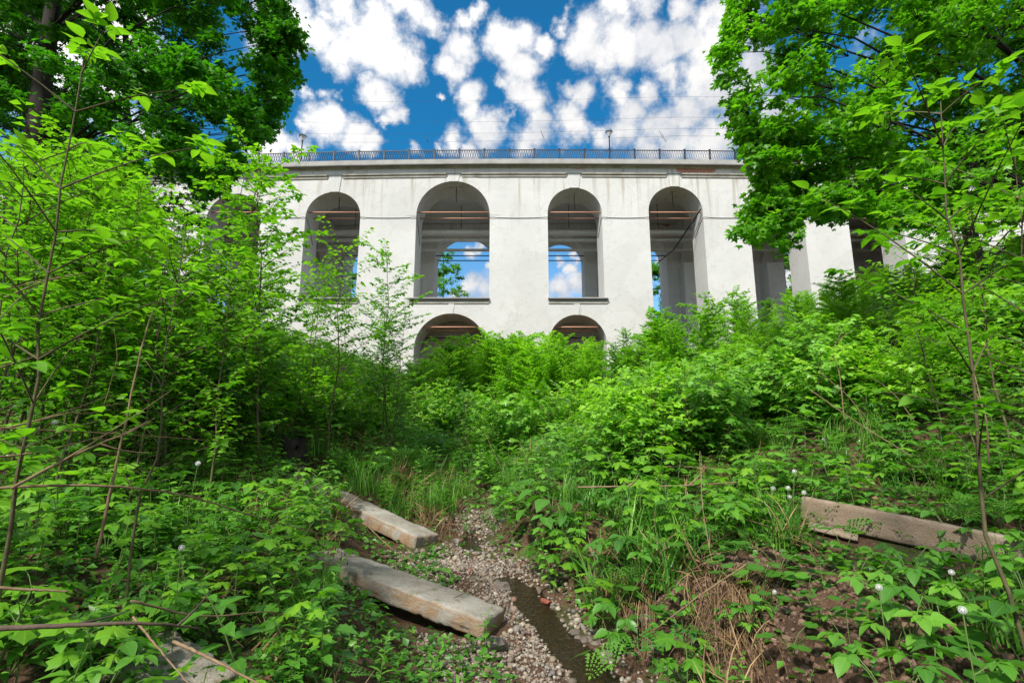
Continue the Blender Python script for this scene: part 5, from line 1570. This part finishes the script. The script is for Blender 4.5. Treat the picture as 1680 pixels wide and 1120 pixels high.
for (px, py, Y, lab, gr) in ((317, 895, 2.9, 'white dandelion seed head among the weeds of the lower left', 'single seed heads'),
                             (1602, 1004, 2.2, 'biggest white seed head in the lower right corner', 'single seed heads'),
                             (1271, 972, 3.7, 'white seed head in front of the bare clay bank', 'single seed heads'),
                             (1455, 965, 2.6, 'seed head half hidden behind ground elder in the lower right', 'single seed heads'),
                             (1562, 938, 3.0, 'faded seed head just below the timber beam', 'single seed heads'),
                             (1299, 772, 5.2, 'topmost seed head in the cluster at the left end of the beam', 'seed heads at the beam end'),
                             (1291, 800, 5.1, 'large seed head in the middle of the cluster at the beam end', 'seed heads at the beam end'),
                             (1268, 801, 5.1, 'leftmost seed head of the cluster at the beam end', 'seed heads at the beam end'),
                             (1299, 815, 5.1, 'lowest seed head of the cluster at the beam end', 'seed heads at the beam end'),
                             (1327, 808, 5.15, 'seed head touching the corner of the timber beam', 'seed heads at the beam end'),
                             (326, 760, 4.5, 'small seed head above the arched cane at the left', 'single seed heads'),
                             (1355, 720, 6.5, 'small seed head in the weeds of the right slope', 'single seed heads'),
                             (1640, 670, 4.6, 'small seed head near the right edge beside a dead stalk', 'single seed heads'),
                             (102, 692, 3.2, 'dull seed head behind the crossing canes at the left', 'single seed heads')) + tuple(
                             (px, py, 8.2, 'small white seed head in the sunny patch beside the middle of the right bank', 'seed heads in the sunny patch') for px, py in ((1073, 720), (1084, 726), (1102, 716), (1108, 728), (1075, 735), (1074, 700), (1098, 712))):
    p = un(px, py, Y); g = h1(p[0], p[1]); sc = 1.0
    # the stem is as long as the weeds around it need
    hz = max(.12, min(.75, p[2] - g))
    if d0 is None:
        d0 = empty('dandelion', (0, 0, 0), 'x', 'dandelion', 'x')
        to_obj('stem', ds, M['stem_green'], d0); to_obj('seed_head', dh, M['white_fluff'], d0); o = d0
    else:
        o = copy_thing(d0, (0, 0, 0))
    o['label'] = lab; o['group'] = gr
    o.location = (p[0] - .03 * hz / .42, p[1], p[2] - hz)
    hs = .62 if Y < 4 else .85 if Y < 6.9 else 1.1
    o.rotation_euler = (rng.normal(0, .06), rng.normal(0, .06), 0)
    stm, hd = o.children[0], o.children[1]
    if stm.name.startswith('seed'): stm, hd = hd, stm
    stm.scale = (hz / .42,) * 3 if False else (1, 1, hz / .42)
    hd.scale = (hs,) * 3; hd.location = (.03 - .03 * hs, .01 - .01 * hs, hz - .42 * hs)

# ------------------------------------------------------------------ sky, sun, camera
SUN = np.array([-.38, -.62, .80]); SUN /= np.linalg.norm(SUN)
w = bpy.data.worlds.new('World'); SC.world = w; w.use_nodes = True
nt = w.node_tree; nt.nodes.clear(); lk = nt.links.new
tc = N(nt, 'ShaderNodeTexCoord'); dirv = tc.outputs['Generated']
sky = N(nt, 'ShaderNodeTexSky'); sky.sky_type = 'NISHITA'; sky.sun_disc = False
sky.sun_elevation = math.asin(SUN[2]); sky.sun_rotation = math.atan2(SUN[0], SUN[1]); sky.air_density = 1.0; sky.dust_density = .4; sky.ozone_density = 2.5
szz = N(nt, 'ShaderNodeSeparateXYZ'); lk(dirv, szz.inputs[0])
blue = mixc(nt, 1.0, sky.outputs[0], mixc(nt, smoothstep(nt, szz.outputs[2], .22, .52), SKY_LOW, SKY_TINT), 'MULTIPLY')
n0 = noise_n(nt, dirv, 7, 5, .6)
wv_ = vmath(nt, 'SCALE', vmath(nt, 'SUBTRACT', n0.outputs['Color'], (.5, .5, .5)).outputs[0], None, .085).outputs[0]
n0b = noise_n(nt, dirv, 26, 6, .65)
dw = vmath(nt, 'ADD', vmath(nt, 'ADD', dirv, wv_).outputs[0], vmath(nt, 'SCALE', vmath(nt, 'SUBTRACT', n0b.outputs['Color'], (.5, .5, .5)).outputs[0], None, .04).outputs[0]).outputs[0]
CLOUDS = [(470, 20, 60), (450, 60, 50), (525, 60, 32), (560, 30, 36), (590, 75, 52), (620, 40, 45), (640, 90, 48), (560, 100, 36), (670, 100, 34), (690, 30, 30), (710, 50, 26), (670, 5, 40),
          (505, 148, 15), (530, 152, 18), (550, 156, 14), (472, 140, 24), (600, 148, 24), (625, 160, 28), (640, 190, 22), (632, 205, 16), (525, 190, 30), (540, 205, 30), (580, 225, 32), (600, 240, 24), (505, 198, 16),
          (460, 225, 26), (490, 238, 30), (440, 245, 34), (760, 40, 26), (780, 25, 20), (755, 85, 34), (745, 120, 24), (730, 100, 26), (770, 160, 24), (775, 185, 20), (722, 157, 10), (676, 240, 16), (720, 240, 12), (745, 228, 26), (800, 215, 36), (770, 245, 20),
          (830, 70, 42), (860, 60, 36), (895, 75, 22), (850, 105, 34), (850, 150, 36), (870, 165, 32), (820, 145, 16), (830, 195, 14), (880, 200, 24), (865, 225, 34), (925, 200, 34), (950, 165, 30), (930, 155, 22), (940, 220, 30),
          (945, 90, 28), (965, 65, 36), (930, 40, 22), (985, 95, 30), (1020, 70, 42), (1060, 60, 40), (1090, 75, 42), (1130, 60, 40), (1160, 80, 40), (1010, 15, 40), (1060, 10, 30), (1130, 10, 30), (1170, 20, 34),
          (1010, 150, 30), (1030, 175, 34), (1060, 150, 26), (1020, 210, 34), (1080, 200, 42), (1130, 170, 46), (1170, 150, 46), (1180, 210, 50), (1110, 230, 40), (1060, 240, 34), (985, 235, 28), (1200, 60, 60), (1150, 120, 50), (1160, 235, 50), (1230, 120, 50), (1260, 200, 50), (1100, 120, 24),
          (795, 480, 28), (770, 470, 20), (745, 482, 14), (790, 408, 12), (770, 412, 12), (800, 442, 10), (920, 470, 30), (945, 462, 26), (915, 425, 12), (935, 430, 14), (945, 412, 10), (1078, 430, 14), (540, 420, 20)]
acc = None
for px, py, r in CLOUDS:
    d0_ = norm(ray(px, py)); d1_ = norm(ray(px + r, py)); d2_ = norm(ray(px, py + r))
    rr = (np.linalg.norm(d1_ - d0_) + np.linalg.norm(d2_ - d0_)) / 2 * 1.12
    q = vmath(nt, 'DISTANCE', dw, tuple(d0_)).outputs['Value']
    f = math_n(nt, 'MULTIPLY_ADD', q, -1 / rr, 1.0)
    acc = f if acc is None else math_n(nt, 'SMOOTH_MAX', acc, f, .22)
# other parts of the sky: broken cloud from noise
cd = norm(ray(830, 200))
dd = vmath(nt, 'DOT_PRODUCT', dirv, tuple(cd)).outputs['Value']
outside = math_n(nt, 'SUBTRACT', 1.0, smoothstep(nt, dd, .84, .89))
n3 = noise_n(nt, dirv, 4.2, 7, .58)
oth = math_n(nt, 'MULTIPLY', math_n(nt, 'MULTIPLY', math_n(nt, 'SUBTRACT', n3.outputs[0], .43), 5.0), outside)
acc = math_n(nt, 'MAXIMUM', acc, math_n(nt, 'SUBTRACT', oth, math_n(nt, 'SUBTRACT', 1.0, outside)))
n1 = noise_n(nt, dirv, 20, 9, .68)
n2 = noise_n(nt, dirv, 9, 5, .55)
dens = math_n(nt, 'ADD', acc, math_n(nt, 'MULTIPLY', math_n(nt, 'SUBTRACT', n1.outputs[0], .5), 1.5))
mask = smoothstep(nt, dens, -.10, .70)
lit = math_n(nt, 'SUBTRACT', noise_n(nt, dirv, 13, 6, .6).outputs[0], noise_n(nt, vmath(nt, 'ADD', dirv, (-.018, 0, .030)).outputs[0], 13, 6, .6).outputs[0])
sh = math_n(nt, 'ADD', math_n(nt, 'MULTIPLY', lit, 1.8), math_n(nt, 'ADD', math_n(nt, 'MULTIPLY', n2.outputs[0], 1.0), math_n(nt, 'MULTIPLY', smoothstep(nt, dens, .0, 1.1), .25)))
cc = ramp(nt, sh, [(.30, tuple(CLOUD * k for k in (.52, .57, .66))), (.92, tuple(CLOUD * k for k in (1.0, .985, .975)))])
sd_ = smoothstep(nt, vmath(nt, 'DOT_PRODUCT', dirv, tuple(SUN)).outputs['Value'], -.35, .75)
cc = mixc(nt, sd_, cc, tuple(CLOUD * k * 2.0 for k in (1.0, .96, .90)))
col = mixc(nt, math_n(nt, 'MULTIPLY', mask, .97), blue, cc)
bg = N(nt, 'ShaderNodeBackground'); lk(col, bg.inputs[0]); bg.inputs[1].default_value = .1
wo = N(nt, 'ShaderNodeOutputWorld'); lk(bg.outputs[0], wo.inputs[0])
w.cycles.sampling_method = 'MANUAL'; w.cycles.sample_map_resolution = 512

sl = bpy.data.lights.new('sun', 'SUN'); sl.energy = SUN_E; sl.angle = R(SUN_A); sl.color = (1.0, .95, .86)
so_ = bpy.data.objects.new('sun', sl); COL.objects.link(so_)
so_.rotation_euler = Vector(SUN).to_track_quat('Z', 'Y').to_euler()

cam = bpy.data.cameras.new('camera'); cam.sensor_fit = 'HORIZONTAL'; cam.sensor_width = 36; cam.lens = F / 1680 * 36
cam.clip_start = .05; cam.clip_end = 3000
co = bpy.data.objects.new('camera', cam); COL.objects.link(co); co.location = (0, 0, 0); co.rotation_euler = (R(90) + PITCH, 0, 0)
SC.camera = co
SC.view_settings.view_transform = 'Standard'; SC.view_settings.look = 'None'; SC.view_settings.gamma = 1; SC.view_settings.exposure = EXPO
cy = SC.cycles
cy.max_bounces = 8; cy.diffuse_bounces = 6; cy.glossy_bounces = 3; cy.transmission_bounces = 4; cy.transparent_max_bounces = 8
cy.sample_clamp_indirect = 8; cy.caustics_reflective = False; cy.caustics_refractive = False
try:
    cy.use_denoising = True; cy.denoiser = 'OPENIMAGEDENOISE'; cy.denoising_input_passes = 'RGB_ALBEDO_NORMAL'; cy.denoising_prefilter = 'ACCURATE'
except Exception as ex:
    print('denoise', ex)
print('BUILD', round(time.time() - T0, 1), 'saplings', n_sap[0], 'herbs', n_ind, 'polys', sum(len(m.polygons) for m in bpy.data.meshes))
